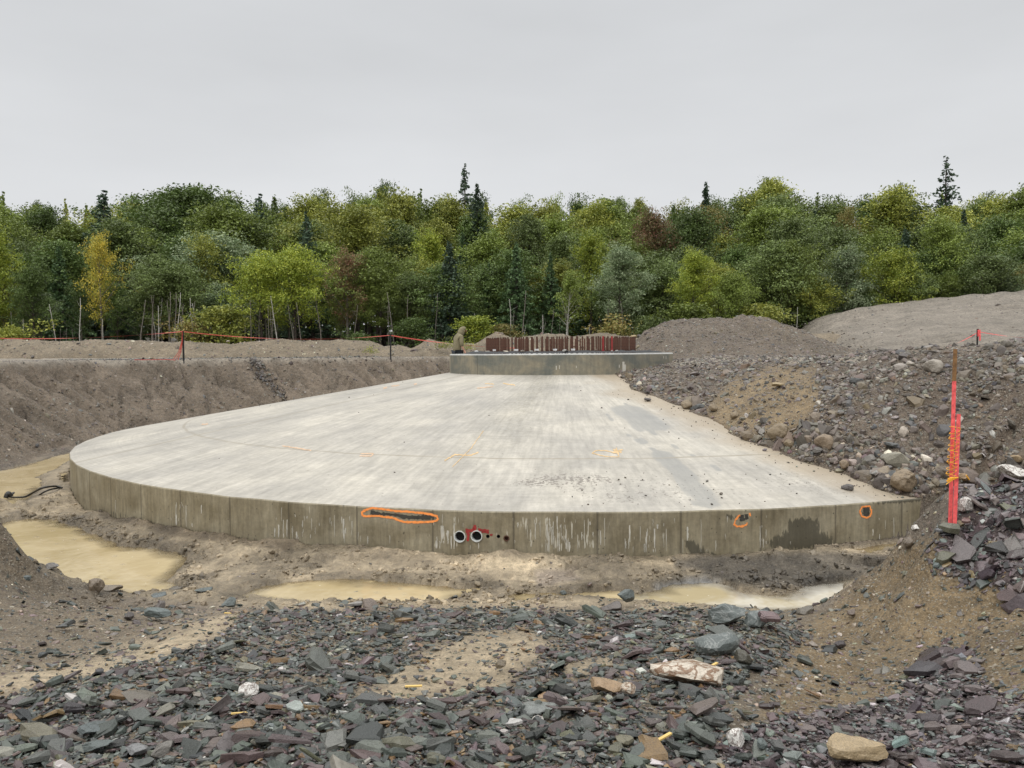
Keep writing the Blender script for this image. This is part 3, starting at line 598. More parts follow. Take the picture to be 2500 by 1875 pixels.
    for PP, amp in (([(1230, 1180), (1330, 1152), (1480, 1158), (1510, 1180), (1400, 1192), (1290, 1190)], .66), ([(1380, 1150), (1560, 1160), (1800, 1190), (1900, 1215), (1700, 1232), (1480, 1235), (1330, 1200)], .44), ([(1850, 1130), (2050, 1170), (2200, 1210), (2000, 1220), (1850, 1190)], .42)):
        Q = px_poly_xy(PP); sd = sdp(Q, WX, WY); S[:, 1] = np.maximum(S[:, 1], np.where(top, sst(-.5, .35, sd)*amp, 0))
    for L_, wd in (([(1615, 1108), (1650, 1140), (1690, 1185), (1725, 1228)], .16), ([(1535, 1000), (1560, 1020), (1590, 1040)], .3), ([(1480, 1010), (1530, 1060), (1600, 1100), (1640, 1150)], .025), ([(1560, 1035), (1640, 1085), (1760, 1150)], .02), ([(1525, 985), (1545, 1030), (1580, 1085)], .03)):
        Q = px_poly_xy(L_); d = dpoly(Q, WX+.05*fbm(WX, WY, 3, 2), WY, False); S[:, 2] = np.maximum(S[:, 2], np.where(top, sst(wd*2.2, wd*.5, d), 0))
    side = ~top
    def wblob(px, py, rx, rz, amp=1):
        p = wall_pt(px, py, 0); dd = np.sqrt((np.hypot(WX-p[0], WY-p[1])/rx)**2+((P[:, 2]-p[2])/rz)**2); S[:, 0] = np.maximum(S[:, 0], np.where(side, sst(1.25, .5, dd)*amp, 0))
    wblob(1955, 1318, .62, .17); wblob(1960, 1285, .32, .16, .9); wblob(1697, 1335, .10, .2); wblob(1712, 1350, .22, .07); wblob(1780, 1258, .05, .07); wblob(1892, 1258, .06, .05, .8); wblob(2110, 1280, .05, .06, .8); wblob(2057, 1255, .07, .05, .6)
    S[:, 0] = np.maximum(S[:, 0], np.where(side, sst(.10, 0, P[:, 2]+.02+.10*fbm(WX*2, WY*2, 1, 3))*.42, 0))
    # where drips are dense
    for px, rx, amp in ((1350, 1.0, 1), (1080, .5, .8), (1600, .8, .6), (1860, .35, .5), (720, .7, .5), (850, .35, .6), (440, .6, .4), (2300, .5, .9), (2040, .4, .4)):
        p = wall_pt(px, 1290, 0); d = np.hypot(WX-p[0], WY-p[1]); S[:, 1] = np.maximum(S[:, 1], np.where(side, sst(rx*1.3, rx*.4, d)*amp, 0))
    S[:, 1] *= np.where(side, sst(ZE-.02, ZE-.12, P[:, 2])*sst(-.05, .12, P[:, 2]), 1)
    setcol(me, 'Stain', S)
    O = Vector((CX, CY, 0))
    # pipe sleeves
    for i, (p, n, r) in enumerate(HP):
        if i in (2, 3): continue
        up_ = Vector((0, 0, 1)); s_ = n.cross(up_); vs = []; fs = []; k = 28
        prof = [(r*1.0, -.42), (r*1.0, .018), (r*.87, .018), (r*.86, .004), (r*.85, -.06)] if i < 2 else [(r, -.05), (r, .015), (r*.7, .015), (r*.7, -.04), (.001, -.04)]
        for (q, d) in prof:
            for j in range(k):
                t = 2*math.pi*j/k; vs.append(p+n*d+(s_*math.cos(t)+up_*math.sin(t))*q)
        for a in range(len(prof)-1):
            for j in range(k): fs.append((a*k+j, a*k+(j+1) % k, (a+1)*k+(j+1) % k, (a+1)*k+j))
        mb = MB(); mb.add(vs, fs)
        o = mb.build('pipe_sleeve', M['pvc'] if i < 2 else M['rust'], root, smooth=False)
        if i < 2:
            mb = MB(); mb.tube([p-n*.40, p-n*.41], r*.9, 20); mb.tube([p-n*.06, p-n*.41], r*.99, 20); mb.build('bore_shade', M['dark'], o)  # black lining and disc paint in the shade inside the pipe
    # painted marks (thin coats of paint on the wall)
    def stroke(pts, w, mt, name='paint_mark', closed=False, jit=.25, out=.004, on='wall'):
        pts = np.array(pts, float)
        if closed: pts = np.vstack([pts, pts[:1]])
        q = []; 
        for a, b in zip(pts[:-1], pts[1:]):
            n = max(2, int(np.hypot(*(b-a))/3)); q += [a+(b-a)*t/n for t in range(n)]
        q.append(pts[-1]); q = np.array(q); q = q+rng.normal(size=q.shape)*.35
        vs = []; fs = []
        for i, p in enumerate(q):
            d = q[min(i+1, len(q)-1)]-q[max(i-1, 0)]; d = d/(np.hypot(*d)+1e-6); nn = np.array([-d[1], d[0]]); ww = w/2*(1+jit*rng.normal()*.5)
            for sg in (-1, 1):
                pp = p+nn*ww*sg
                w3 = wall_pt(pp[0], pp[1], out) if on == 'wall' else cone_hit(pp[0], pp[1])+np.array([0, 0, out])
                vs.append(Vector(w3)-O)
        for i in range(len(q)-1): fs.append((i*2, i*2+1, i*2+3, i*2+2))
        mb = MB(); mb.add(vs, fs); return mb.build(name, mt, root)
    def c4(P): return [(850+x/4.916, 1200+y/4.916) for x, y in P]
    stroke(c4([(175, 290), (168, 250), (215, 218), (290, 198), (420, 210), (560, 232), (760, 245), (900, 258), (1000, 275), (1065, 295), (1080, 330), (1050, 355), (960, 365), (820, 368), (680, 365), (610, 345), (540, 315), (420, 300), (330, 290), (230, 298)]), 5.2, M['orange'], closed=True)
    stroke(c4([(270, 248), (350, 268), (460, 270), (580, 282), (680, 300), (800, 308), (900, 300), (1030, 310)]), 8, M['darkpatch'], 'dark_scar', jit=.6, out=.003)
    stroke(c4([(640, 300), (760, 318), (900, 318), (980, 325)]), 6, M['darkpatch'], 'dark_scar', jit=.6, out=.0025)
    def c7(P): return [(1600+x/2.458, 800+y/2.458) for x, y in P]
    stroke(c7([(570, 1130), (565, 1110)]), 4, M['orange']); stroke(c7([(508, 1125), (480, 1150), (472, 1180), (490, 1192), (520, 1192), (548, 1180), (550, 1168)]), 4.5, M['orange'], jit=.5)
    stroke(c7([(515, 1125), (525, 1160)]), 11, M['darkpatch'], 'dark_scar', jit=.5); stroke(c7([(545, 1120), (550, 1150)]), 8, M['darkpatch'], 'dark_scar', jit=.5)
    stroke(c7([(1240, 1075), (1285, 1070), (1296, 1100), (1290, 1130), (1265, 1142), (1236, 1130), (1226, 1100)]), 4.2, M['orange'], closed=True, jit=.4)
    stroke(c7([(1264, 1078), (1264, 1130)]), 13, M['darkpatch'], 'dark_scar', jit=.2)
    for P, w in (([(1410, 475), (1520, 465)], 9), ([(1520, 400), (1515, 470)], 7), ([(1560, 460), (1690, 470)], 7), ([(1445, 500), (1435, 595)], 6), ([(1600, 480), (1690, 495)], 5), ([(1715, 510), (1718, 535)], 7)):
        stroke(c4(P), w, M['red'], 'red_tape_patch', jit=.5, out=.005)
    # white lime drips
    mb = MB()
    def drip(px, y0, y1, w):
        n = 5; vs = []
        for i in range(n+1):
            yy = y0+(y1-y0)*i/n; ww = w*(.4+.6*math.sin(math.pi*min(1, .25+i/n*.75)))*(1+.3*rng.normal()*.5); xx = px+rng.normal()*.3
            vs += [Vector(wall_pt(xx-ww/2, yy, .003))-O, Vector(wall_pt(xx+ww/2, yy, .003))-O]
        mb.add(vs, [(i*2, i*2+1, i*2+3, i*2+2) for i in range(n)])
    def wall_y(px):  # top and bottom rows of the wall in the photo
        xs = [170, 252, 415, 533, 692, 858, 1044, 1254, 1467, 1691, 1901, 2068, 2210, 2310]; tp = [1113, 1160, 1193, 1209, 1219, 1229, 1238, 1243, 1245, 1247, 1239, 1231, 1221, 1212]; bt = [1198, 1248, 1285, 1299, 1317, 1330, 1342, 1350, 1352, 1353, 1339, 1329, 1321, 1310]
        return np.interp(px, xs, tp), np.interp(px, xs, bt)
    for c_, sg, n_, lo, hi, wd in ((1355, 65, 46, .12, .8, 2.0), (1085, 28, 14, .1, .9, 2.4), (1590, 40, 12, .15, .9, 3), (1860, 12, 6, .25, .9, 3), (2165, 60, 6, .3, .9, 3), (2290, 22, 8, .2, .95, 4), (715, 55, 18, .35, .95, 2), (845, 12, 10, .3, .7, 2), (440, 20, 10, .25, .8, 2), (860, 260, 26, .2, .9, 1.6), (1500, 300, 30, .1, .9, 1.6), (280, 4, 1, .3, .8, 3)):
        for i in range(n_):
            px = c_+rng.normal()*sg*.6; 
            if px < 185 or px > 2335: continue
            t, b_ = wall_y(px); a0 = rng.uniform(lo, hi); ln = rng.exponential(.22)+.05; y0 = t+(b_-t)*a0; y1 = min(y0+(b_-t)*ln, b_-4)
            if y1 > y0+3: drip(px, y0, y1, max(.9, rng.exponential(wd*.55)+.5))
    graft(slab.data, mb, M['white'])
    # faint orange marks on the slab
    fo = simple('faded_orange', (.48, .34, .23), .7, var=.35, scale=12); yo = simple('faded_yellow', (.54, .38, .20), .7, var=.3, scale=12)
    for P, w, mt in (([(690, 1089), (760, 1100)], 3, fo), ([(880, 1108), (912, 1108), (905, 1114), (878, 1113)], 3, fo), ([(1180, 1052), (1150, 1095), (1105, 1140)], 1.6, yo), ([(1086, 1125), (1110, 1110), (1150, 1112), (1168, 1104)], 3, yo), ([(1455, 1100), (1445, 1107), (1480, 1115), (1512, 1116), (1508, 1107), (1480, 1101), (1455, 1100)], 2.2, yo), ([(1498, 1098), (1518, 1105)], 4, yo), ([(1504, 1094), (1510, 1110)], 3, yo), ([(1495, 1105), (1520, 1098)], 3, yo),
                     ([(1165, 948), (1205, 944)], 2.5, fo), ([(1228, 936), (1258, 941)], 2.5, yo), ([(1185, 936), (1206, 938)], 2, yo), ([(936, 948), (945, 946)], 4, fo), ([(955, 943), (975, 941)], 2.5, fo), ([(1010, 938), (1018, 937)], 3, fo), ([(492, 1037), (508, 1035)], 3, fo), ([(845, 1020), (1000, 1000)], .01, fo)):
        if w > .1: stroke(P, w, mt, 'faded_paint_mark', on='slab', out=.004)
    # pedestal
    n = 96; mb = MB(); vs = []; a0 = math.radians(-150)
    prof = [(RP, ZA-SLOPE*RP-.15), (RP, ZP-.035), (RP-.02, ZP), (.01, ZP)]
    for (q, z) in prof:
        for j in range(n):
            t = 2*math.pi*j/n; vs.append((q*math.cos(t), q*math.sin(t), z))
    fs = []; mi = []
    mb.add(vs, [(a*n+j, a*n+(j+1) % n, (a+1)*n+(j+1) % n, (a+1)*n+j) for a in range(1) for j in range(n)], 0)
    mb.add([vs[i] for i in range(n, 4*n)], [(a*n+j, a*n+(j+1) % n, (a+1)*n+(j+1) % n, (a+1)*n+j) for a in range(2) for j in range(n)], 1)
    m, t, b = mat('pedestal_concrete'); g = G(t); P = g.obj(); s = g.sep(P); u = g.m('MULTIPLY', g.m('ARCTAN2', s[1], s[0]), RP); w = g.comb(u, 0, s[2]); n2 = g.noise(w, .9, 5, .65, .5); n1 = g.noise(g.comb(g.m('MULTIPLY', u, 6), 0, s[2]), 2, 5, .6); n3 = g.noise(w, 14, 5, .7)
    c = g.mix(g.mr(n2, .42, .60), (.255, .225, .16), (.13, .135, .115)); f = g.m('MULTIPLY', g.mr(n1, .3, .7, .85, 1.15), g.mr(n3, .3, .7, .87, 1.12))
    aj = math.atan2(circ_hit(1165, 890, RP)[1]-CY, circ_hit(1165, 890, RP)[0]-CX); sm = g.mr(g.m('ABSOLUTE', g.m('SUBTRACT', u, aj*RP)), .01, .03, .6, 0)
    q = g.n('ShaderNodeVectorMath', operation='SCALE'); g.put(q.inputs[0], g.mix(sm, c, (.06, .055, .04))); g.put(q.inputs['Scale'], f); g.put(b.inputs['Base Color'], q.outputs[0]); b.inputs['Roughness'].default_value = .5
    g.put(b.inputs['Normal'], g.bump(n3, .2, .01))
    ptop = simple('pale_concrete', (.42, .42, .40), .6, var=.2)
    ped = mb.build('pedestal', [m, ptop], root, smooth=False)
    mb = MB()
    for px, y0, y1, w in ((1358, 893, 903, 2), (1366, 892, 901, 1.5), (1407, 893, 898, 1.5), (1512, 890, 898, 2), (1522, 883, 906, 5), (1524, 890, 908, 8), (1620, 869, 875, 1.5), (1626, 869, 876, 1.5)):
        vs = []
        for yy in (y0, y1):
            for xx in (px-w/2, px+w/2):
                p = circ_hit(xx, yy, RP+.006); vs.append(p-np.array([CX, CY, 0]))
        mb.add(vs, [(0, 1, 3, 2)])
    graft(ped.data, mb, M['white'])
    # anchor bolts in two rings
    rb = random.Random(3); pos = []
    for ring, rr_ in ((0, 2.32), (1, 2.08)):
        for k in range(88):
            if rb.random() < .03: continue
            t = 2*math.pi*(k+.5*ring)/88; pos.append((rr_*math.cos(t), rr_*math.sin(t), ring))
    pos.sort(key=lambda p: p[1]); protos = []
    def bolt_mb(h, mt):
        mb = MB(); mb.tube([(0, 0, 0), (0, 0, h)], .021, 8); mb.tube([(0, 0, .03), (0, 0, h-.03)], .0235, 8); mb.tube([(0, 0, .06), (0, 0, .10)], .04, 6); return mb
    meshes = {}
    rest = MB()
    for i, (x, y, rg) in enumerate(pos):
        h = .50+rb.uniform(-.004, .004); z0 = ZP-.01
        wx = CX+x; wy = CY+y; px = float(proj(wx, wy, 3.1)[0]); red = y < 0 and rg == 0 and (abs(px-1475) < 6 or abs(px-1492) < 6)
        if i < 100:
            key = ('red' if red else 'rust', i % 4)
            if key not in meshes: meshes[key] = bolt_mb(.50+(i % 4-1.5)*.003, None)
            if not isinstance(meshes[key], bpy.types.Mesh):
                o = meshes[key].build('anchor_bolt', M[key[0]], root, smooth=False); meshes[key] = o.data
            else: o = link('anchor_bolt', meshes[key], root)
            o.location = (x, y, z0)
            if red: o.name = 'anchor_bolt'; o['label'] = 'anchor bolt sleeved in bright red'; o.scale = (1.1, 1.1, 1)
        else: rest.tube([(x, y, z0), (x, y, z0+h)], .023, 8)
    o = rest.build('anchor_bolts', M['rust'], root); o['kind'] = 'stuff'
build_foundation()

# ------------------------------------------------------------ stones
def shard_tpl(i, n=7):
    r = np.random.default_rng(100+i); t = np.sort(r.uniform(0, 2*np.pi, n)*.35+np.linspace(0, 2*np.pi, n, endpoint=False)*1.0)
    rad = r.uniform(.62, 1.08, n); asp = r.uniform(.5, .85); x = np.cos(t)*rad; y = np.sin(t)*rad*asp
    th = r.uniform(.07, .24); tilt = r.normal(size=2)*.10
    bot = np.stack([x*.9, y*.9, np.full(n, -th)], 1); mid = np.stack([x, y, r.uniform(-.1, .3, n)*th], 1)
    k = r.uniform(.60, .93, n); top = np.stack([x*k+r.normal()*.06, y*k+r.normal()*.06, th*(1+r.uniform(-.1, .12, n))+x*tilt[0]+y*tilt[1]], 1)
    V = np.vstack([bot, mid, top])*.5; L_ = []; S_ = []
    for a in (0, 1):
        for j in range(n): L_ += [a*n+j, a*n+(j+1) % n, (a+1)*n+(j+1) % n, (a+1)*n+j]; S_.append(4)
    L_ += list(range(2*n, 3*n)); S_.append(n)
    return V, np.array(L_), np.array(S_)
def rock_tpl(i, sub=2, cuts=13, flat=.55, rnd=0.):
    r = np.random.default_rng(500+i); bm = bmesh.new(); bmesh.ops.create_icosphere(bm, subdivisions=sub, radius=1.0)
    V = np.array([v.co[:] for v in bm.verts]); Fc = np.array([[v.index for v in f.verts] for f in bm.faces]); bm.free()
    for k in range(cuts):
        d = r.normal(size=3); d /= np.linalg.norm(d); h = r.uniform(.52, .85)+rnd*.25; s = V@d; V = V-np.maximum(s-h, 0)[:, None]*d*(1-rnd*.35)
    if rnd:
        for q in range(9): w_ = r.normal(size=3)*r.uniform(2, 9); V = V*(1+.22/np.linalg.norm(w_)*np.sin(V@w_+r.uniform(0, 6)))[:, None]
    V = V*np.array([1, r.uniform(.6, .9), flat*r.uniform(.75, 1.25)])*.5; V += r.normal(size=V.shape)*.006
    return V, Fc.ravel(), np.full(len(Fc), 3)
SH = [shard_tpl(i) for i in range(28)]; RK = [rock_tpl(i, 1, 9) for i in range(16)]; SHT = [(V*np.array([1, 1, 1.9]), L_, S_) for V, L_, S_ in SH]; COB = [rock_tpl(40+i, 4, 10, .72, .55) for i in range(6)]; RKB = [rock_tpl(140+i, 2, 15, .6) for i in range(16)]; BIG = [rock_tpl(80+i, 3, 16, .6) for i in range(10)]
def rotm(yaw, tx, ty):
    cz, sz = np.cos(yaw), np.sin(yaw); cx, sx = np.cos(tx), np.sin(tx); cy, sy = np.cos(ty), np.sin(ty); o = np.zeros_like(yaw); e1 = o+1
    Rz = np.stack([cz, -sz, o, sz, cz, o, o, o, e1], -1).reshape(-1, 3, 3); Rx = np.stack([e1, o, o, o, cx, -sx, o, sx, cx], -1).reshape(-1, 3, 3); Ry = np.stack([cy, o, sy, o, e1, o, -sy, o, cy], -1).reshape(-1, 3, 3)
    return Rx@Ry@Rz
PAL = {  # wet slate and till colours, linear
 'slate': [((.092, .103, .090), 36), ((.046, .052, .047), 22), ((.145, .157, .137), 15), ((.125, .088, .085), 16), ((.165, .125, .108), 5), ((.062, .042, .04), 6), ((.24, .15, .07), 5), ((.30, .29, .235), 4), ((.55, .53, .50), 1.6), ((.18, .17, .11), 5)],
 'purple': [((.145, .112, .112), 34), ((.082, .06, .063), 24), ((.20, .165, .16), 13), ((.185, .215, .20), 9), ((.05, .048, .048), 12), ((.55, .53, .50), 1.8), ((.26, .19, .10), 3), ((.12, .13, .12), 8)],
 'rubble': [((.17, .143, .118), 38), ((.11, .09, .075), 22), ((.225, .205, .18), 20), ((.17, .13, .085), 8), ((.10, .10, .10), 8), ((.33, .29, .24), 4), ((.5, .48, .44), .4)],
 'till': [((.15, .12, .09), 30), ((.10, .088, .075), 20), ((.22, .18, .13), 18), ((.09, .10, .095), 12), ((.13, .09, .085), 10), ((.34, .29, .22), 5), ((.5, .46, .38), 2.5)]}
def pick(pal, n):
    kf = {'slate': .66, 'purple': .70, 'rubble': .80}.get(pal, 1)
    c = np.array([a for a, b in PAL[pal]]); w = np.array([b for a, b in PAL[pal]]); k = rng.choice(len(c), n, p=w/w.sum())
    return c[k]*kf*rng.uniform(.7, 1.35, (n, 1))*(1+rng.normal(size=(n, 3))*.04)
def slope_at(f, x, y, e=.06): 
    z = f(x, y); return z, (f(x+e, y)-z)/e, (f(x, y+e)-z)/e
def place(f, x, y, size, tilt, sink=.12):
    z, gx, gy = slope_at(f, x, y); n = len(x)
    yaw = rng.uniform(0, 2*np.pi, n); tx = np.arctan(gy)+rng.normal(size=n)*tilt; ty = -np.arctan(gx)+rng.normal(size=n)*tilt
    return np.stack([x, y, z+size*(.06-sink)+0*x], 1), rotm(yaw, tx, ty)
def stones_mesh(name, tpls, pos, rot, size, cols, mt, smooth=False):
    k = rng.integers(0, len(tpls), len(pos)); Vs = []; Ls = []; Ss = []; Cs = []; off = 0
    for i, (V, L_, S_) in enumerate(tpls):
        q = np.where(k == i)[0]
        if not len(q): continue
        W = np.einsum('nij,vj->nvi', rot[q], V)*size[q][:, None, None]+pos[q][:, None]
        Vs.append(W.reshape(-1, 3)); Ls.append((L_[None]+off+np.arange(len(q))[:, None]*len(V)).ravel()); Ss.append(np.tile(S_, len(q))); off += len(q)*len(V)
        Cs.append(np.repeat(cols[q], len(V), 0))
    return mesh_np(name, np.vstack(Vs), np.concatenate(Ls), np.concatenate(Ss), [mt], col=np.vstack(Cs), smooth=smooth)
_tc = {}
def one_stone(name, tpls, i, color, pos, rot, size, label, cat='stone', group=None, mt=None, scl=None):
    mt = mt or M['stone']; ck = tuple(np.round(np.array(color)*12).astype(int)); key = (id(tpls), i, ck, mt.name)
    if key not in _tc:
        V, L_, S_ = tpls[i]; _tc[key] = mesh_np(name, V, L_, S_, [mt], col=np.tile(color, (len(V), 1)))
    o = link(name, _tc[key]); o.matrix_world = Matrix.Translation(Vector(pos)) @ Matrix(rot.tolist()).to_4x4() @ Matrix.Diagonal((size*(scl[0] if scl else 1), size*(scl[1] if scl else 1), size*(scl[2] if scl else 1), 1))
    return tag(o, label, cat, group)
Z_SLATE = [[(-900, 1720), (0, 1695), (260, 1655), (450, 1590), (560, 1535), (640, 1500), (850, 1494), (1300, 1494), (1650, 1488), (1800, 1492), (1900, 1500), (1990, 1540), (1930, 1610), (1850, 1650), (1790, 1700), (1760, 1800), (1740, 1960), (-900, 1960)]]
Z_BARE = [[(880, 1690), (960, 1640), (1080, 1570), (1190, 1545), (1310, 1550), (1345, 1580), (1300, 1615), (1240, 1665), (1090, 1695), (960, 1705)], [(1360, 1622), (1470, 1604), (1500, 1622), (1400, 1645)]]
Z_PUR = [[(1770, 1810), (2000, 1750), (2200, 1700), (2250, 1620), (2300, 1590), (2370, 1600), (2400, 1680), (2600, 1760), (2900, 1800), (2900, 1980), (1730, 1980)], [(2285, 1395), (2262, 1360), (2300, 1300), (2350, 1225), (2440, 1170), (3000, 1130), (3000, 1480), (2500, 1475), (2400, 1415)]]
def zone_sd(zs, x, y, z, ymax, amp=16):
    px, py = proj(x, y, z); j = amp*fbm(x, y, 2.2, 3); px = px+j*1.4; py = py+j
    s = np.full(len(x), -1e9)
    for P in zs: s = np.maximum(s, sdp(P, px, py))
    return np.where(y < ymax, s, -1e9)
def scatter(n, y0, y1, wide=.80, power=1.0):
    y = y0+(y1-y0)*rng.random(n)**power; x = rng.uniform(-wide, wide, n)*(y+.8); return x, y
def build_slate():
    n = 235000; u = rng.random(n); y = 2.3*(9.9/2.3)**u; x = rng.uniform(-.96, .96, n)*(y+.6); z = hgt(x, y, False)
    s = zone_sd(Z_SLATE, x, y, z, 10.2); b = zone_sd(Z_BARE, x, y, z, 10, 14); p = zone_sd(Z_PUR, x, y, z, 9.5)
    dens = sst(-14, 12, s)*.8; dens *= .55+.45*sst(-.35, .25, fbm(x, y, 1.6, 3)); dens = dens*(1-.86*sst(-30, 22, b+14*fbm(x, y, 3, 3))); dens = np.maximum(dens, sst(-22, 10, p)*1.0)
    dens = np.maximum(dens, .05*(s < 0))
    for k, (l, P) in PXY.items(): dens = np.where(inpoly(P, x, y) & (z < l+.03), 0, dens)
    dens = np.where((y > 9.3) & (z < .02), dens*.3, dens)
    q = rng.random(n) < dens*1.5; x, y, p, b = x[q], y[q], p[q], b[q]; n = len(x)
    size = np.clip(rng.lognormal(-3.36, .60, n), .012, .30)*(.72+.10*y/2.3)*np.where(b > -6, .75, 1)*np.where((p > 0) & (y > 5), 1.55, 1)*np.where((p > 0) & (y < 5), .85, 1)
    pos, rot = place(hgt, x, y, size, .26, .0)
    pos[:, 2] += rng.uniform(-.02, .012, n)*np.where(p > 0, 1.5, 1)
    cols = np.where((p > -5)[:, None], pick('purple', n), pick('slate', n))
    vis = size/np.maximum(y, 1); px, py = proj(x, y, pos[:, 2]); inside = (px > 10) & (px < 2490) & (py < 1865); order = np.argsort(-np.where(inside, vis, 0))[:300]
    for k in order:
        pur = p[k] > -5; cc = cols[k]; hue = 'purple' if cc[0] > cc[1]*1.12 and cc[1] < .2 else ('pale' if cc.mean() > .3 else ('tan' if cc[0] > cc[2]*1.6 else ('black' if cc.mean() < .07 else 'grey green')))
        where = ('in the purple slate heaped beside the pink stake' if y[k] > 5 else 'in the purple scree at the lower right') if pur else ('in the wet slate gravel below the puddles' if y[k] > 5.5 else 'in the wet slate gravel nearest the camera')
        one_stone('slate_shard', SH, int(rng.integers(len(SH))), cc, pos[k]+np.array([0, 0, size[k]*.10]), rot[k], size[k], 'broken flat %s slate shard %s' % (hue, where), 'stone', '%s slate shards %s' % (hue, where))
    rest = np.ones(n, bool); rest[order] = False
    me = stones_mesh('slate_gravel', SH, pos[rest], rot[rest], size[rest], cols[rest], M['stone'])
    tag(link('slate_gravel', me), 'wet grey green and purple slate gravel covering the foreground', 'gravel', kind='stuff'); print('slate', n)
build_slate()
def build_pebbles():
    # small stones pressed in the bare soil, near
    n = 64000; u = rng.random(n); y = 2.3*(11/2.3)**u; x = rng.uniform(-1.1, 1.1, n)*(y+.6); z = hgt(x, y, False)
    s = zone_sd(Z_SLATE+Z_PUR, x, y, z, 10.5); q = (s < 15)
    for k, (l, P) in PXY.items(): q &= ~(inpoly(P, x, y) & (z < l+.03))
    q &= rng.random(n) < np.where(y > 9, .12, .75)*(.35+.65*sst(-.3, .3, fbm(x, y, 2, 3))); q &= np.hypot(x-CX, y-CY) > RS+.05
    x, y = x[q], y[q]; n = len(x); tb = zone_sd([ZONES[2][0]], x, y, hgt(x, y, False), 10) > 0; kq = ~tb | (rng.random(n) < .3); x, y = x[kq], y[kq]; n = len(x); size = np.clip(rng.lognormal(-4.0, .6, n), .008, .14)*(.8+.06*y)
    pos, rot = place(hgt, x, y, size, .4, .05)
    me = stones_mesh('pebbles', RK+SH[:8], pos, rot, size, pick('till', n), M['stone']); tag(link('soil_pebbles', me), 'small mixed pebbles pressed into the brown mud', 'pebbles', kind='stuff'); print('peb', n)
    # left bank and pad
    n = 42000; th = rng.uniform(R_(60), R_(225), n); r = rng.uniform(15.2, 22, n)**1.0; x = CX+r*np.cos(th); y = CY+r*np.sin(th); z = hgt(x, y, False); q = (z > -.15) & (y > 10)
    x, y, r = x[q], y[q], r[q]; n = len(x); size = np.clip(rng.lognormal(-3.1, .62, n), .02, .36)*np.where(np.hypot(x-CX, y-CY) > 19, .7, 1)
    pos, rot = place(hgt, x, y, size, .4, .12); me = stones_mesh('bank_stones', RK+SH[:8], pos, rot, size, pick('rubble', n), M['dry']); tag(link('bank_stones', me), 'scattered small stones on the bank of the excavation', 'stones', kind='stuff')
    # backfill on the right, beyond the toe
    n = 230000; x = rng.uniform(2.3, 19, n); y = 9.5+24.5*rng.random(n)**1.35; B, s = backfill(x, y); z = hgt(x, y, False)
    px, py = proj(x, y, z); brown = sdp(ZONES[-1][0], px+10*fbm(x, y, 2, 3), py) > 0
    dens = np.clip(.25+.55*sst(0, .6, s)*sst(8, 2, s)+.35*sst(.7, 0, s), 0, 1)*(.40+.6*sst(-.3, .25, fbm(x, y, .9, 3)))*sst(30, 18, y)*1.15; dens = np.where(brown & (y < 24), dens*.2, dens); dens = np.where(s > 6, dens*.5, dens); dens = np.where(s < .03, 0, dens)
    q = rng.random(n) < dens; x, y, s, brown = x[q], y[q], s[q], brown[q]; n = len(x)
    near = sst(24, 13, y); size = np.clip(rng.lognormal(-2.72, .58, n), .03, .42)*(.75+.35*near)*np.where(s < .8, 1.35, 1)
    pos, rot = place(hgt, x, y, size, .45, .06); cols = pick('rubble', n); k = (s < .6)&(rng.random(n) < .35); cols[k] = pick('till', int(k.sum()))*1.1
    px, py = proj(x, y, pos[:, 2]); vis = np.where((px > 1500) & (px < 2490) & (py < 1225), size/y, 0); order = np.argsort(-vis)[:260]
    for k_ in order:
        w = 'rolled against the foot of the backfill slope' if s[k_] < .9 else ('on the crest of the rubble slope' if s[k_] > 3.6 else 'half way up the rubble slope')
        hue = 'brown' if cols[k_][0] > cols[k_][2]*1.45 else ('dark grey' if cols[k_].mean() < .11 else 'grey')
        one_stone('rubble_stone', RKB if rng.random() < .6 else SHT, int(rng.integers(16)), cols[k_], pos[k_], rot[k_], size[k_], 'angular %s rubble stone %s' % (hue, w), 'stone', '%s rubble stones %s' % (hue, w), mt=M['dry'])
    rest = np.ones(n, bool); rest[order] = False
    me = stones_mesh('rubble', RK+SHT[:12], pos[rest], rot[rest], size[rest], cols[rest], M['dry']); tag(link('rubble', me), 'grey brown rubble covering the backfill slope on the right', 'rubble', kind='stuff'); print('rub', n)
    # crumbs lying on the slab
    P = []
    while len(P) < 300:
        c = rng.random()
        if c < .62: k = rng.integers(3, len(TOEXY)-4); t = rng.random(); p = TOEXY[k]*(1-t)+TOEXY[k+1]*t; p = p-np.array([rng.exponential(.35)+.03, rng.normal()*.2])
        elif c < .85: p = cone_hit(rng.uniform(1300, 1950), rng.uniform(1150, 1238))[:2]
        else: a = rng.uniform(0, 2*math.pi); r = rng.uniform(4, 13); p = np.array([CX+r*math.cos(a), CY+r*math.sin(a)])
        if 3.7 < math.hypot(p[0]-CX, p[1]-CY) < RS-.08 and p[1] < 27: P.append(p)
    P = np.array(P); size = np.clip(rng.lognormal(-3.75, .65, len(P)), .012, .12); rot = rotm(rng.uniform(0, 6, len(P)), rng.normal(size=len(P))*.2, rng.normal(size=len(P))*.2)
    pos = np.stack([P[:, 0], P[:, 1], cone(P[:, 0], P[:, 1])+size*.14], 1)
    me = stones_mesh('stone_crumbs', RK, pos, rot, size, pick('rubble', len(P))*.75, M['dry']); tag(link('stone_crumbs', me), 'small stone crumbs strewn over the pale slab top', 'crumbs', kind='stuff')
build_pebbles()
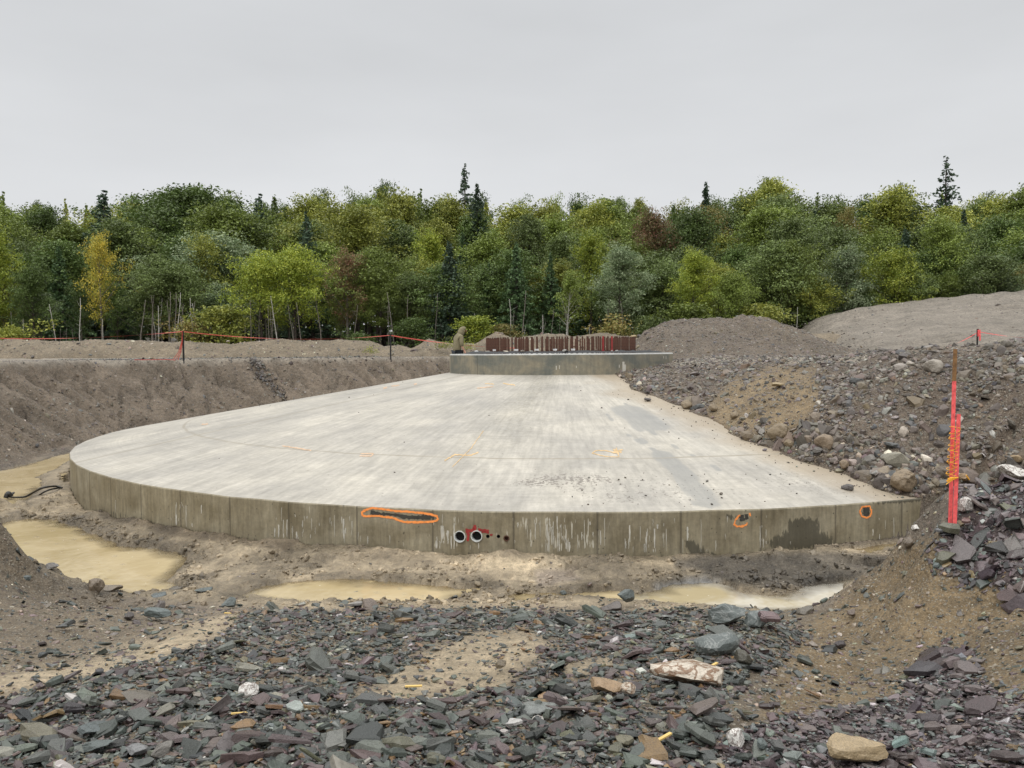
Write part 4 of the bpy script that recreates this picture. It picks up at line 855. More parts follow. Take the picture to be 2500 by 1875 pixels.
def build_clods():
    n = 130000; x = rng.uniform(-10, 9, n); y = rng.uniform(8.9, 19, n); z = hgt(x, y, False); r = np.hypot(x-CX, y-CY); sh = np.full(n, 9.)
    for k, (l, P) in PXY.items(): sd = sdp(P, x, y)+.1*fbm(x, y, 2.1, 3); sh = np.minimum(sh, np.where(sd < -.02, -sd, 99))
    inw = np.zeros(n, bool)
    for k, (l, P) in PXY.items(): inw |= inpoly(P, x, y) & (hgt(x, y) < l+.01)
    rid = fbm(x, y, 1.1, 4); dens = .9*sst(.45, .05, sh)*sst(-.35, .2, fbm(x, y, .9, 2))+.75*sst(.12, .0, np.abs(rid-.05))*sst(.2, .6, r-RS)+.04
    q = (rng.random(n) < dens*.55) & (r > RS+.06) & ~inw & (z > -.45) & (z < .45); x, y = x[q], y[q]; n = len(x); size = np.clip(rng.lognormal(-2.95, .5, n), .02, .16)
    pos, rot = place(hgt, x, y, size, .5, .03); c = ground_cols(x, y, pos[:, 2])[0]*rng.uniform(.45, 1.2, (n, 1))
    tag(link('mud_clods', stones_mesh('mud_clods', RK, pos, rot, size, c, M['dry'])), 'crumbly clods along the mud ridges and puddle shores', 'mud', kind='stuff'); print('clods', n)
build_clods()
def build_strips():
    L_ = [at(620, 892, 29), at(640, 905, 28.6), at(665, 935, 27.6), at(700, 972, 26.6)]; n = 420; k = rng.integers(0, 3, n); t = rng.random(n); g0 = [gz(a, b) for a, b in ((620, 893), (640, 908), (668, 938), (702, 972))]
    P = np.array([g0[a]*(1-b)+g0[a+1]*b for a, b in zip(k, t)]); x = P[:, 0]+rng.normal(size=n)*.16; y = P[:, 1]+rng.normal(size=n)*.12; size = np.clip(rng.lognormal(-2.3, .5, n), .04, .3); pos, rot = place(hgt, x, y, size, .5, .1)
    tag(link('gully_stones', stones_mesh('gully_stones', RK, pos, rot, size, pick('rubble', n)*.62, M['stone'])), 'dark stones filling a gully running down the left bank', 'stones', kind='stuff')
    n = 2600; th = rng.uniform(R_(118), R_(160), n); ad = np.degrees(th); r = 19.6-3.0*sst(165, 120, ad)+rng.random(n)*2.2; x = CX+r*np.cos(th); y = CY+r*np.sin(th); size = np.clip(rng.lognormal(-2.6, .5, n), .03, .25); pos, rot = place(hgt, x, y, size, .4, .0)
    tag(link('rim_slate', stones_mesh('rim_slate', SH, pos, rot, size, pick('slate', n)*1.1, M['stone'])), 'dark slate chips spread along the top of the left bank', 'gravel', kind='stuff')
def gz(px, py):
    d = ray(px, py); t = np.concatenate([np.arange(2, 12, .02), np.arange(12, 60, .06)]); x, y, z = d[0]*t, d[1]*t, HC+d[2]*t
    h = hgt(x, y, False); r = np.hypot(x-CX, y-CY); h = np.where(r < RS, np.maximum(h, cone(x, y)), h); k = np.argmax(z < h); return np.array([x[k], y[k], h[k]])
build_strips()
# stones one can point at: (photo px, py, width in px, kind, colour, label, how it is placed)
MILK = vein_mat('white_quartz', (.62, .60, .56), (.22, .18, .16), 6, .05); VEIN = vein_mat('veined_slate', (.10, .115, .11), (.21, .22, .21), 2.5, .02); BROWNV = vein_mat('quartz_with_rust', (.50, .44, .36), (.20, .12, .07), 5, .07)
def gz(px, py):   # where this line of sight meets the ground or the slab
    d = ray(px, py); t = np.concatenate([np.arange(2, 12, .02), np.arange(12, 60, .06)]); x, y, z = d[0]*t, d[1]*t, HC+d[2]*t
    h = hgt(x, y, False); r = np.hypot(x-CX, y-CY); h = np.where(r < RS, np.maximum(h, cone(x, y)), h)
    k = np.argmax(z < h); return np.array([x[k], y[k], h[k]])
def note(px, py, w, tp, i, col, label, name='boulder', flat=1.0, mt=None, lift=.62, cat='boulder', yaw=None, tl=.12, asp=1.0):
    p = gz(px, py+w*.18); s = w/F*p[1]*1.18
    yw = rng.uniform(0, 6) if yaw is None else yaw
    r_ = rotm(np.array([yw]), np.array([rng.normal()*tl]), np.array([rng.normal()*tl]))[0]
    one_stone(name, tp, i, np.array(col), p+np.array([0, s*.1, s*lift*flat*.5]), r_, s, label, cat, mt=mt, scl=(1, asp, flat))
SL, PU, TN, BR = (.085, .10, .095), (.135, .09, .09), (.26, .19, .11), (.20, .155, .10)
note(2212, 1196, 66, COB, 0, (.215, .165, .11), 'large round brown boulder on the slab edge left of the pink stake', flat=1.15, lift=.75, yaw=0, mt=M['dry'])
note(1902, 1070, 46, COB, 1, BR, 'rounded brown boulder at the foot of the backfill, leftmost of the big ones there', mt=M['dry'], flat=1.0, lift=.6)
note(1928, 1088, 26, COB, 2, BR, 'small round brown stone touching the right side of a brown boulder on the slab', mt=M['dry'], lift=.5)
note(2016, 1090, 42, COB, 3, (.21, .16, .11), 'tan rounded boulder in the middle of the stones along the slab foot', mt=M['dry'], lift=.6)
note(1998, 1108, 34, BIG, 0, (.15, .14, .13), 'angular grey block in front of a tan boulder at the slab foot', mt=M['dry'], lift=.5)
note(2062, 1150, 24, COB, 4, (.20, .15, .10), 'upright brown stone standing alone on the slab near the backfill', mt=M['dry'], flat=1.3, lift=.7)
note(1978, 1131, 17, COB, 5, (.10, .085, .075), 'small dark stone lying on the slab below the backfill', mt=M['dry'])
note(2071, 1194, 27, COB, 1, (.10, .09, .085), 'flat dark grey cobble lying alone on the slab top near its front edge', mt=M['dry'], flat=.7, lift=.3)
note(1794, 1020, 27, COB, 0, BR, 'oval brown cobble in the row of stones at the slab foot', mt=M['dry']); note(1740, 1003, 24, BIG, 3, BR, 'flat brown block on the row of stones at the slab foot', mt=M['dry']); note(1678, 994, 32, COB, 2, (.17, .125, .075), 'low brown cobble half on the slab at the foot of the backfill', mt=M['dry'], flat=.8)
note(1582, 978, 17, BIG, 4, (.10, .09, .085), 'dark cube shaped stone lying loose on the slab near the pedestal', mt=M['dry'], lift=.5); note(1581, 961, 12, BIG, 5, (.07, .065, .06), 'small dark stone just behind a larger loose stone on the slab', mt=M['dry'], lift=.5)
note(2284, 905, 42, COB, 3, (.27, .24, .20), 'big pale rounded cobble high on the rubble slope left of the stake', mt=M['dry'], flat=.9); note(2200, 902, 32, COB, 4, (.26, .23, .20), 'pale oblong cobble high on the rubble slope', mt=M['dry'], flat=.8); note(1900, 942, 34, BIG, 6, (.30, .23, .13), 'flat tan rock lying alone on the brown clay patch', mt=M['dry'], flat=.7)
note(2480, 1133, 44, BIG, 1, (.27, .2, .12), 'tan block at the right edge above the slate pile', mt=M['dry']); note(2350, 1193, 24, COB, 5, (.24, .16, .09), 'orange brown stone just right of the pink stake', mt=M['dry']); note(2305, 1168, 34, COB, 1, (.13, .105, .08), 'dark rounded rock just left of the pink stake', mt=M['dry']); note(2355, 1145, 34, BIG, 2, (.12, .11, .10), 'dark angular rock behind the pink stake', mt=M['dry'])
note(2470, 1172, 82, BIG, 2, (.6, .6, .58), 'large white quartz rock on top of the slate pile by the stake', flat=.9, mt=MILK, lift=.6, yaw=.2)
note(2362, 1248, 44, BIG, 3, (.6, .6, .58), 'white and pink quartz lump at the foot of the pink stake', flat=1.2, mt=MILK, lift=.6); note(2246, 1293, 38, BIG, 4, (.5, .5, .5), 'white quartz lump on the crest left of the stake', mt=MILK, lift=.5); note(2222, 1332, 40, COB, 0, (.14, .11, .08), 'dark brown cobble on the mound beside the trench')
note(2415, 1232, 46, SH, 3, (.11, .125, .12), 'grey slate slab leaning upright in the slate pile', 'slate_slab', lift=1.6, tl=.9, cat='stone'); note(2400, 1205, 60, SH, 5, (.11, .085, .09), 'large purple slate slab in the slate pile behind the stake', 'slate_slab', lift=1.0, tl=.4, cat='stone'); note(2480, 1300, 56, SH, 8, (.12, .085, .09), 'broad purple slate slab at the right edge of the pile', 'slate_slab', lift=1.0, tl=.5, cat='stone'); note(2298, 1308, 36, SH, 9, (.13, .13, .135), 'grey oval slate slab on the left flank of the pile', 'slate_slab', lift=.8, tl=.2, cat='stone'); note(2360, 1282, 34, SH, 11, (.17, .10, .09), 'reddish slate slab below the white lump at the stake', 'slate_slab', lift=.8, tl=.2, cat='stone')
note(1530, 1474, 44, BIG, 0, SL, 'dark pointed rock standing upright at the edge of the puddle', flat=1.6, lift=.6, yaw=.4); note(1500, 1490, 60, BIG, 5, (.10, .085, .075), 'dark flat rock leaning on the upright rock at the puddle edge', flat=.8); note(1375, 1450, 22, BIG, 7, SL, 'small dark cube of rock at the near rim of the water', lift=.5)
note(1745, 1580, 112, BIG, 1, (.11, .125, .12), 'large blocky grey green rock in the gravel on the right', flat=1.0, yaw=.1, mt=VEIN, lift=.4); note(1690, 1640, 190, BIG, 6, (.4, .35, .28), 'long pale quartz rock with rusty seams in the gravel', flat=.65, mt=BROWNV, yaw=.05, lift=.4, asp=.8); note(1770, 1512, 104, BIG, 8, (.12, .13, .12), 'grey rock crossed by white veins near the puddle', flat=.8, mt=VEIN, yaw=.1); note(1858, 1520, 78, BIG, 9, (.16, .17, .14), 'pale grey green wedge of rock beside the veined rock', flat=.8, mt=VEIN); note(1815, 1618, 62, BIG, 3, (.06, .055, .04), 'dark wet rock right of the pale quartz rock', flat=.8)
note(1880, 1536, 56, SH, 2, PU, 'purple brown flat slab beside the grey wedge of rock', 'slate_slab', lift=1.2, cat='stone'); note(1972, 1494, 48, BIG, 2, (.11, .095, .075), 'brown block lying in the right hand puddle', flat=.8, lift=.5); note(2080, 1505, 26, BIG, 4, (.12, .09, .07), 'brown upright stone at the foot of the clay mound', flat=1.4); note(2052, 1580, 26, COB, 2, (.06, .05, .05), 'dark round stone stuck in the clay mound')
note(1475, 1678, 88, BIG, 5, (.28, .19, .11), 'tan elongated rock in the gravel right of the bare sand patch', flat=.6, yaw=.1); note(1535, 1690, 58, BIG, 7, (.26, .18, .09), 'rusty tan rock with a white top beside the elongated tan rock', mt=BROWNV, flat=.8); note(1250, 1728, 66, BIG, 8, SL, 'dark grey knobbly rock left of the long grey rock', flat=.9); note(1318, 1738, 104, BIG, 9, (.15, .16, .15), 'long flat grey rock in the near gravel', flat=.55, yaw=0.); note(1222, 1632, 34, BIG, 0, (.15, .12, .08), 'brown cube shaped stone standing on the bare sand patch', lift=.6, flat=1.3)
note(1330, 1705, 42, BIG, 1, (.30, .20, .12), 'small tan block between two dark rocks in the gravel', flat=.7); note(2100, 1830, 150, BIG, 4, (.30, .225, .13), 'big tan boulder half buried at the bottom right', flat=.85, yaw=.3, lift=.25, mt=M['stone']); note(1798, 1838, 68, BIG, 7, (.7, .7, .68), 'bright white quartz rock with dark streaks at the bottom', flat=1.35, mt=MILK, lift=.8, yaw=1.); note(1860, 1828, 34, BIG, 3, (.10, .12, .115), 'grey green block touching the bright white quartz rock')
note(335, 1705, 86, BIG, 2, (.10, .115, .12), 'broad grey slate block in the left gravel', flat=.55, yaw=.1); note(600, 1697, 58, BIG, 3, (.5, .5, .47), 'pale quartz topped stone in the gravel left of the sand', mt=MILK, flat=.7); note(228, 1785, 86, BIG, 6, (.085, .10, .10), 'large dark grey slate block near the lower left', flat=.5); note(228, 1823, 80, BIG, 8, (.11, .065, .06), 'long dark red slate block below the large grey block', flat=.5, yaw=0.); note(290, 1648, 64, BIG, 9, (.05, .035, .035), 'very dark wet rock at the border of the tan mud strip', flat=.6); note(332, 1842, 60, BIG, 1, (.17, .17, .17), 'pale grey block at the bottom left', flat=.8); note(395, 1838, 80, BIG, 5, (.14, .13, .115), 'wedge of grey brown rock next to the pale grey block', flat=.7)
note(425, 1443, 50, BIG, 2, (.055, .066, .062), 'dark slab at the rim of the left puddle, right one of the pair', flat=.7, lift=.5); note(380, 1456, 52, BIG, 6, (.055, .066, .062), 'dark slab at the rim of the left puddle, left one of the pair', flat=.5); note(497, 1441, 42, BIG, 0, (.05, .055, .052), 'dark wedge stone between the left and the middle puddle', flat=.5); note(272, 1437, 42, BIG, 4, (.15, .12, .085), 'brown squared block at the near shore of the left puddle', flat=.7, lift=.5); note(232, 1440, 38, COB, 3, (.15, .115, .08), 'brown rounded stone next to the squared block by the puddle'); note(122, 1390, 34, BIG, 7, (.17, .16, .15), 'grey cube of rock on the left shore'); note(382, 1500, 76, BIG, 3, (.06, .075, .07), 'long dark slab in the mud below the left puddle', flat=.45, yaw=0.); note(388, 1486, 40, BIG, 5, (.05, .05, .05), 'dark pointed stone sitting behind the long dark slab', flat=.9, lift=.6); note(312, 1512, 34, BIG, 1, (.06, .05, .045), 'dark brown lump left of the long dark slab'); note(560, 1480, 42, BIG, 8, (.06, .07, .07), 'dark block at the upper left of the gravel'); note(322, 1573, 22, BIG, 2, (.05, .055, .05), 'small dark cube on the tan mud strip', flat=1.3, lift=.6); note(103, 1606, 22, BIG, 9, (.04, .045, .045), 'small black cube in the brown soil on the left', flat=1.2, lift=.6); note(160, 1533, 42, SH, 12, (.07, .08, .08), 'flat dark slab in the brown soil at the left', 'slate_slab', lift=.6, cat='stone'); note(868, 1454, 34, BIG, 0, (.055, .065, .065), 'dark stone poking out of the middle puddle, right one', flat=.7); note(838, 1452, 24, BIG, 3, (.09, .095, .09), 'grey stone poking out of the middle puddle, left one', flat=.7)
note(900, 1482, 60, BIG, 4, SL, 'grey block at the upper edge of the gravel below the middle puddle', flat=.6); note(985, 1498, 50, BIG, 6, SL, 'rugged grey block right of the other block at the gravel edge', flat=.8)
for px, py, rx, w in ((585, 1760, .2, 40), (700, 1766, .9, 26), (735, 1780, 1.2, 24), (1010, 1692, .1, 42), (1740, 1640, 1.3, 42), (1622, 1822, 1.25, 54), (560, 1506, -.5, 28)):
    p = gz(px, py); l = w/F*p[1]; mb = MB(); mb.box(p+np.array([0, 0, .035]), l, l*.16, l*.08, rx*.6); tag(mb.build('wood_splinter', M['cut']), 'pale wood splinter on the slate gravel', 'splinter', 'wood splinters in the gravel')

# ------------------------------------------------------------ soil berm, gravel heap, graded hill
def sheet(name, X, Y, Z, C, W, kind=None):
    nr, na = X.shape; i = np.arange(nr-1)[:, None]*na; j = np.arange(na-1)[None]; q = np.stack([i+j, i+j+1, i+na+j+1, i+na+j], -1).reshape(-1, 4)
    me = mesh_np(name, np.stack([X.ravel(), Y.ravel(), Z.ravel()], 1), q.ravel(), np.full(len(q), 4), [M['ground']], col=C, smooth=True, attrs={'Wet': W}); return link(name, me)
def topz(pxs, pys, Y):  # crest profile: world x, z for photo points at distance Y
    P = np.array([at(a, b, Y) for a, b in zip(pxs, pys)]); return P[:, 0], P[:, 2]
BX, BZ = topz([-900, -300, 0, 30, 100, 160, 240, 330, 400, 460, 520, 590, 680, 760, 850, 905, 940, 980, 1010, 1050, 1100, 1160, 1190, 1215, 1260, 1300, 1330, 1370, 1400, 1430, 1470, 1500, 1560, 1700, 1900],
              [826, 830, 830, 822, 829, 832, 830, 826, 832, 832, 837, 836, 828, 833, 828, 833, 846, 843, 852, 828, 840, 842, 824, 812, 822, 821, 813, 812, 820, 817, 811, 816, 822, 818, 815], 43.5)
def berm(x, y):
    c = 43.5+.6*np.sin(x*.35); h = np.interp(x, BX, BZ)-2.68; u = (y-c)/(2.2+.2*np.sin(x)); return 2.66+np.maximum(h, .1)*np.clip(1-np.abs(u)**1.7, 0, 1)*(1+.0*x)+.16*fbm(x, y, .9, 4)*sst(1.1, .7, np.abs(u))-.10*sst(.85, 1.05, np.abs(u))
X, Y = np.meshgrid(np.linspace(-52, 22, 900), np.linspace(40.5, 46.6, 70)); Z = berm(X, Y); C = np.tile((.205, .165, .115), (X.size, 1))*(1+.22*fbm(X.ravel(), Y.ravel(), .6, 4))[:, None]; W = np.tile((.05, .85, 0), (X.size, 1))
tag(sheet('soil_berm', X, Y, Z, C, W), 'long low windrow of brown soil in front of the trees', 'soil berm')
HX, HZ = topz([1490, 1545, 1573, 1614, 1654, 1700, 1734, 1765, 1785, 1816, 1845, 1877, 1938, 2007, 2060, 2130, 2200], [866, 838, 806, 785, 777, 772, 769, 774, 776, 766, 772, 776, 795, 826, 842, 852, 862], 36)
def heap(x, y):
    h = np.interp(x, HX, HZ); pk = 2.7; w = 3.2+1.0*np.clip(h-pk, 0, 3); u = (y-36)/w
    return np.where(np.abs(u) < 1.3, pk-.12+(h-pk)*np.clip(1-np.abs(u)**1.15, -.15, 1)+(.16*fbm(x, y, .8, 4)+.12*np.abs(fbm(x, y, 2.2, 3)))*sst(1.1, .6, np.abs(u)), pk-.5)
X, Y = np.meshgrid(np.linspace(4.2, 18.5, 420), np.linspace(29.2, 42.5, 240)); Z = heap(X, Y)
edge = sst(4.2, 4.9, X)*sst(18.5, 17.6, X); Z = Z*edge+2.3*(1-edge)
C = np.tile(np.array((.135, .106, .08)), (X.size, 1))*(1+.22*fbm(X.ravel(), Y.ravel(), .7, 4))[:, None]; k = np.clip(1-np.hypot((X.ravel()-11.6)/1.6, (Y.ravel()-34.6)/2.2), 0, 1)[:, None]; C = C*(1-k*.5)+CLAY*.7*k*.5
tag(sheet('gravel_heap', X, Y, Z, C, np.tile((.15, .9, 0), (X.size, 1))), 'broad grey brown heap of dug stony soil behind the pedestal on the right', 'spoil heap')
GX, GZ = topz([1900, 1938, 2011, 2088, 2161, 2271, 2353, 2500, 2800, 3300], [815, 797, 775, 751, 741, 730, 721, 710, 700, 690], 50)
def hill(x, y):
    top = np.interp(x, GX, GZ); k = np.clip((y-33)/(50-33), 0, 1); s = 2.62+(top-2.62)*(1-(1-k)**1.25); s = np.where(y > 50, top-(y-50)*.12, s)
    return s+.10*fbm(x, y, .8, 4)+.06*np.sin((x*1.1-y*.5)*3.1+2*fbm(x, y, .2, 2))*np.clip(.3+fbm(x+9, y, .25, 2)*2, 0, 1)+.10*np.sin((y*1.0+x*.25+1.2*fbm(x, y, .15, 3))*6.0)*sst(34, 36, y)*np.clip(.4+fbm(x, y, .3, 2)*1.5, 0, 1)
X, Y = np.meshgrid(np.linspace(13, 62, 640), np.linspace(31, 64, 420)); X = X+(Y-31)*.05; Z = hill(X, Y); lo = sst(13.0, 16.5, X-(Y-31)*.15); Z = np.where(lo < 1, 2.2+(Z-2.2)*lo, Z)
C = np.tile((.215, .188, .155), (X.size, 1))*(1+.16*fbm(X.ravel(), Y.ravel(), .25, 4)+.16*fbm(X.ravel()*.6, Y.ravel()*2.2, 1.0, 3))[:, None]
tag(sheet('graded_hill', X, Y, Z, C, np.tile((.1, .35, 0), (X.size, 1))), kind='structure')
def heap_stones():
    for name, f, x, y, lab, med, pal in (('heap_stones', heap, rng.uniform(5, 17.5, 15000), rng.uniform(30, 38, 15000), 'small stones covering the spoil heap', -2.9, 'rubble'), ('berm_stones', berm, rng.uniform(-34, 14, 5000), rng.uniform(41, 44.6, 5000), 'stones sticking out of the long soil berm', -2.6, 'till'), ('hill_stones', hill, rng.uniform(15.5, 34, 2600), rng.uniform(33, 50, 2600), 'scattered pale stones on the graded slope', -2.8, 'rubble')):
        n = len(x); size = np.clip(rng.lognormal(med, .55, n), .03, .5); pos, rot = place(f, x, y, size, .4, .1); q = (pos[:, 2] > 2.7)&(hgt(x, y, False) < pos[:, 2]+.1)
        me = stones_mesh(name, RK, pos[q], rot[q], size[q], pick(pal, int(q.sum())), M['dry']); tag(link(name, me), lab, 'stones', kind='stuff')
    for px, py, w, c, lab in ((423, 829, 15, (.17, .16, .15), 'grey rock on top of the berm left of the taped post'), (556, 833, 9, (.4, .36, .28), 'pale stone on the berm crest right of the taped post'), (363, 852, 13, (.27, .23, .16), 'tan stone half way up the berm'), (261, 871, 22, (.06, .05, .04), 'dark lump at the foot of the berm'), (865, 862, 22, (.04, .045, .03), 'dark clod on the berm left of the person'), (1545, 822, 20, (.34, .28, .18), 'tan rock behind the bolt ring beside the spoil heap'), (1560, 820, 14, (.15, .14, .13), 'grey rock at the far left foot of the spoil heap')):
        Yb = 42.2 if py > 845 else 43.0; p = at(px, py, Yb); s = w/F*Yb; one_stone('boulder', BIG, int(rng.integers(10)), np.array(c), p, rotm(np.array([1.]), np.array([.1]), np.array([.1]))[0], s*1.3, lab, 'boulder', mt=M['dry'])
heap_stones()

# ------------------------------------------------------------ trees
def leaf_quads(P, size, up=.5, asp=.6, rs=None):
    n = len(P); d = rs.normal(size=(n, 3)); d[:, 2] += up*rs.choice([-1, 1], n)*1.6; nrm = d/np.linalg.norm(d, axis=1)[:, None]
    t = rs.normal(size=(n, 3)); u = np.cross(nrm, t); u /= np.linalg.norm(u, axis=1)[:, None]; v = np.cross(nrm, u); s = size*rs.uniform(.6, 1.35, n)[:, None]
    u = u*s*.5; v = v*s*.5*asp; V = np.stack([P-u, P-v*.9+u*.1, P+u, P+v*.9+u*.1], 1).reshape(-1, 3); return V
def crown_mesh(name, P, size, up, shade, mt, rs, asp=.65):
    V = leaf_quads(P, size, up, asp, rs); n = len(P); q = np.arange(4*n)
    lf = np.stack([np.repeat(shade, 4), np.repeat(rs.random(n), 4), np.zeros(4*n)], 1)
    return mesh_np(name, V, q, np.full(n, 4), [mt], attrs={'Leaf': lf})
def broad_proto(seed, h, w, base=.16, nl=46, leaves=19000, leaf=.135, top=1.0, flat=.42, lean=0, multi=1, lobes=1.0, bk='bark', cl=1.0):
    rs = np.random.default_rng(seed); rp_ = random.Random(seed); mb = MB(); tips = []
    for s in range(multi):
        ox = rp_.uniform(-.25, .25)*(multi > 1); bend = rp_.uniform(-.06, .06)*h+lean; pts = []
        for i in range(7):
            f = i/6; pts.append((ox+bend*f*f+.05*math.sin(4*f+seed), .05*math.cos(3*f+s)+ox*.5, h*.93*f))
        r0 = .016*h/math.sqrt(multi); mb.tube(pts, [r0*(1-.9*i/6)+.008 for i in range(7)], 7)
        for k in range(nl//multi):
            f = base+(1-base)*((k+rp_.random())/(nl//multi))**.9; z = h*f*.93; i = min(int(f*6), 5); c = np.array(pts[i])+(np.array(pts[i+1])-np.array(pts[i]))*(f*6-i)
            env = w/2*max(.12, math.sin(math.pi*min(1, (f-base*.6)/(1-base*.6))**(.55))**.8); a = k*2.4+rp_.random(); L_ = env*rp_.uniform(.42, 1.28)*(1+.28*math.sin(2*a+seed+f*6))
            rise = L_*rp_.uniform(.35, .85)*top; e = c+np.array([math.cos(a)*L_, math.sin(a)*L_, rise]); mid = c+(e-c)*.5-np.array([0, 0, L_*.06]); c2 = c-np.array([0, 0, L_*.12])
            mb.tube([c2, mid, e], [r0*.34*(1-f*.7)+.006, r0*.2*(1-f*.7)+.005, .004], 4, cap=False)
            for q_ in (.35, .55, .75, .9, 1.0):
                if q_ < .5 and L_ < .5: continue
                pp_ = c+(e-c)*q_+np.array([0, 0, -L_*.05*math.sin(q_*3)]); tips.append((pp_, L_))
    for q_ in range(12):     # leaders that stand out of the top
        a = rp_.uniform(0, 6.28); rr_ = w*.30*rp_.random(); zt = h*rp_.uniform(.86, 1.06)-rr_*.5
        for u_ in (0, .04, .08): tips.append((np.array([math.cos(a)*rr_, math.sin(a)*rr_, zt-h*u_]), w*.1))
    trunk = mb; T = np.array([t[0] for t in tips]); Lr = np.array([t[1] for t in tips]); wt = .35+rs.random(len(T))**2; k = rs.choice(len(T), leaves, p=wt/wt.sum())
    # sprays: each tip carries several flattened twig fans
    sub = 4; off = rs.normal(size=(len(T), sub, 3))*np.array([1, 1, .55])*(.20*w*.5*cl)[None] if False else rs.normal(size=(len(T), sub, 3))*np.array([1, 1, .6])*(.115*w*.5*cl)
    j = rs.integers(0, sub, leaves); cen = T[k]+off[k, j]; sp_ = .050*w*cl*rs.uniform(.6, 1.4, (len(T), sub))[k, j]
    P = cen+np.clip(rs.normal(size=(leaves, 3)), -1.7, 1.7)*np.stack([sp_, sp_, sp_*flat], 1); P[:, 2] -= .25*(np.hypot(P[:, 0]-cen[:, 0], P[:, 1]-cen[:, 1])**2)/(sp_+.1)
    KEEP = P[:, 2] > h*base*.8; P = P[KEEP]; ct = rs.random((len(T), sub))[k, j]; ct = ct[KEEP]; shade = np.clip((ct-.5)*1.1+.45+rs.normal(size=len(P))*.16, 0, 1)
    q9 = P[:, 2] < np.percentile(P[:, 2], 99.7); P = P[q9]; shade = shade[q9]; h = float(P[:, 2].max())
    return dict(h=h, w=w, trunk=trunk, P=P, leaf=leaf, shade=shade, rs=rs, up=.55, bk=bk, me=None, tm=None)
def spruce_proto(seed, h, w, base=.05, lv=30, nb=10, leaf=.20, dens=1.0, droop=.25, pw=1.0):
    rs = np.random.default_rng(seed); mb = MB(); mb.tube([(0, 0, 0), (.03, 0, h*.5), (0, 0, h)], [.014*h, .008*h, .006], 7); Ps = []; Sh = []
    for l in range(lv):
        f = base+(1-base)*(l/lv)**.95; z = h*f; Lm = w/2*(1-((f-base)/(1-base))**pw)*(.9+.1*math.sin(l*1.9))+.06
        for b in range(nb):
            if rs.random() > dens: continue
            a = 2*math.pi*(b+rs.random()*.8)/nb+l*.7; L_ = Lm*rs.uniform(.45, 1.2); n = max(4, int(L_*20)); t = np.sqrt(rs.random(n)); side = rs.normal(size=n)*.13*L_*(1.1-t)+rs.normal(size=n)*.04
            x = t*L_; zz = z+rs.normal()*.16+x*.10-droop*x*x/(L_+.3)*rs.uniform(.6, 1.4)+rs.normal(size=n)*.07-rs.random(n)*.09*(L_**.5)
            if L_ > .5: mb.tube([(0, 0, z), (math.cos(a)*L_*.8, math.sin(a)*L_*.8, z+L_*.08-droop*L_*.55)], [.012, .004], 3, cap=False)
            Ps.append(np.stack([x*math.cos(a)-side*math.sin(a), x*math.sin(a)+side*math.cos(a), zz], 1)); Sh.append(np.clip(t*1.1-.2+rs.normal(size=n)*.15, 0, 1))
    P = np.vstack(Ps); sh = np.concatenate(Sh); k = rs.random(len(P)) < .999
    return dict(h=h, w=w, trunk=mb, P=P, leaf=leaf, shade=sh, rs=rs, up=.2, bk='bark', me=None, tm=None)
PR = dict(
 b1=broad_proto(1, 8, 5.2, .30), b2=broad_proto(2, 8.5, 4.6, .30, nl=42), b3=broad_proto(3, 7.5, 5.6, .30, nl=50, flat=.3), b4=broad_proto(4, 11, 6.4, .3, nl=56, leaves=19000, leaf=.165), b5=broad_proto(5, 12, 5.4, .3, nl=54, leaves=17000, leaf=.165, top=1.5),
 b6=broad_proto(6, 10.5, 6.8, .25, nl=60, leaves=20000, leaf=.165, flat=.5), birch=broad_proto(7, 9, 3.6, .38, nl=22, leaves=4800, leaf=.15, multi=1, bk='birch', top=2), slim=broad_proto(8, 9, 3.4, .28, nl=34, leaves=10000, leaf=.14, top=2.2, flat=.6),
 multi=broad_proto(9, 7.5, 4.6, .34, nl=30, leaves=12000, multi=3, bk='greybark'), shrub=broad_proto(10, 2.4, 2.6, .02, nl=22, leaves=5000, leaf=.11, cl=1.3), shrub2=broad_proto(11, 1.7, 2.4, .02, nl=18, leaves=2600, leaf=.12, cl=1.4), airy=broad_proto(12, 9, 4.8, .3, nl=34, leaves=8500, leaf=.14, flat=.5, bk='greybark'),
 s1=spruce_proto(21, 10, 5.4, .05, 34, 12), s2=spruce_proto(22, 13, 5.6, .05, 44, 11), s3=spruce_proto(23, 7.5, 5.4, .03, 28, 14, droop=.3, pw=.85), spire=spruce_proto(24, 12, 5.6, .08, 40, 9, leaf=.19, dens=.75, droop=.3), sp2=spruce_proto(25, 9, 4.2, .08, 32, 9, dens=.85))
def tree(pr, px, ytop, Y, leafk, label, name='tree', cat='tree', group=None, wid=1.0, z0=None, bark=None, sy=1.0):
    Y = max(Y, 52.5) if px > 1900 else Y
    p = PR[pr]; b = at(px, 840, Y); x = b[0]; z = z0 if z0 is not None else float(hgt(x, Y, False))-.05
    top = at(px, ytop, Y)[2]; s = max(.3, (top-z)/(p['h']*1.0)); ws = s*wid
    if p['me'] is None:
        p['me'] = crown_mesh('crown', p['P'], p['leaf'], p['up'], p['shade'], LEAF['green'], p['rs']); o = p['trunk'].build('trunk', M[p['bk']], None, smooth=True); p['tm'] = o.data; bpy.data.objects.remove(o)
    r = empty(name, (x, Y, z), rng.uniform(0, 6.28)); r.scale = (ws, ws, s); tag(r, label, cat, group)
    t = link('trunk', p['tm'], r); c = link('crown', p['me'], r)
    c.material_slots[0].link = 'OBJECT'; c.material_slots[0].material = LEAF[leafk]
    if bark: t.material_slots[0].link = 'OBJECT'; t.material_slots[0].material = M[bark]
    return r
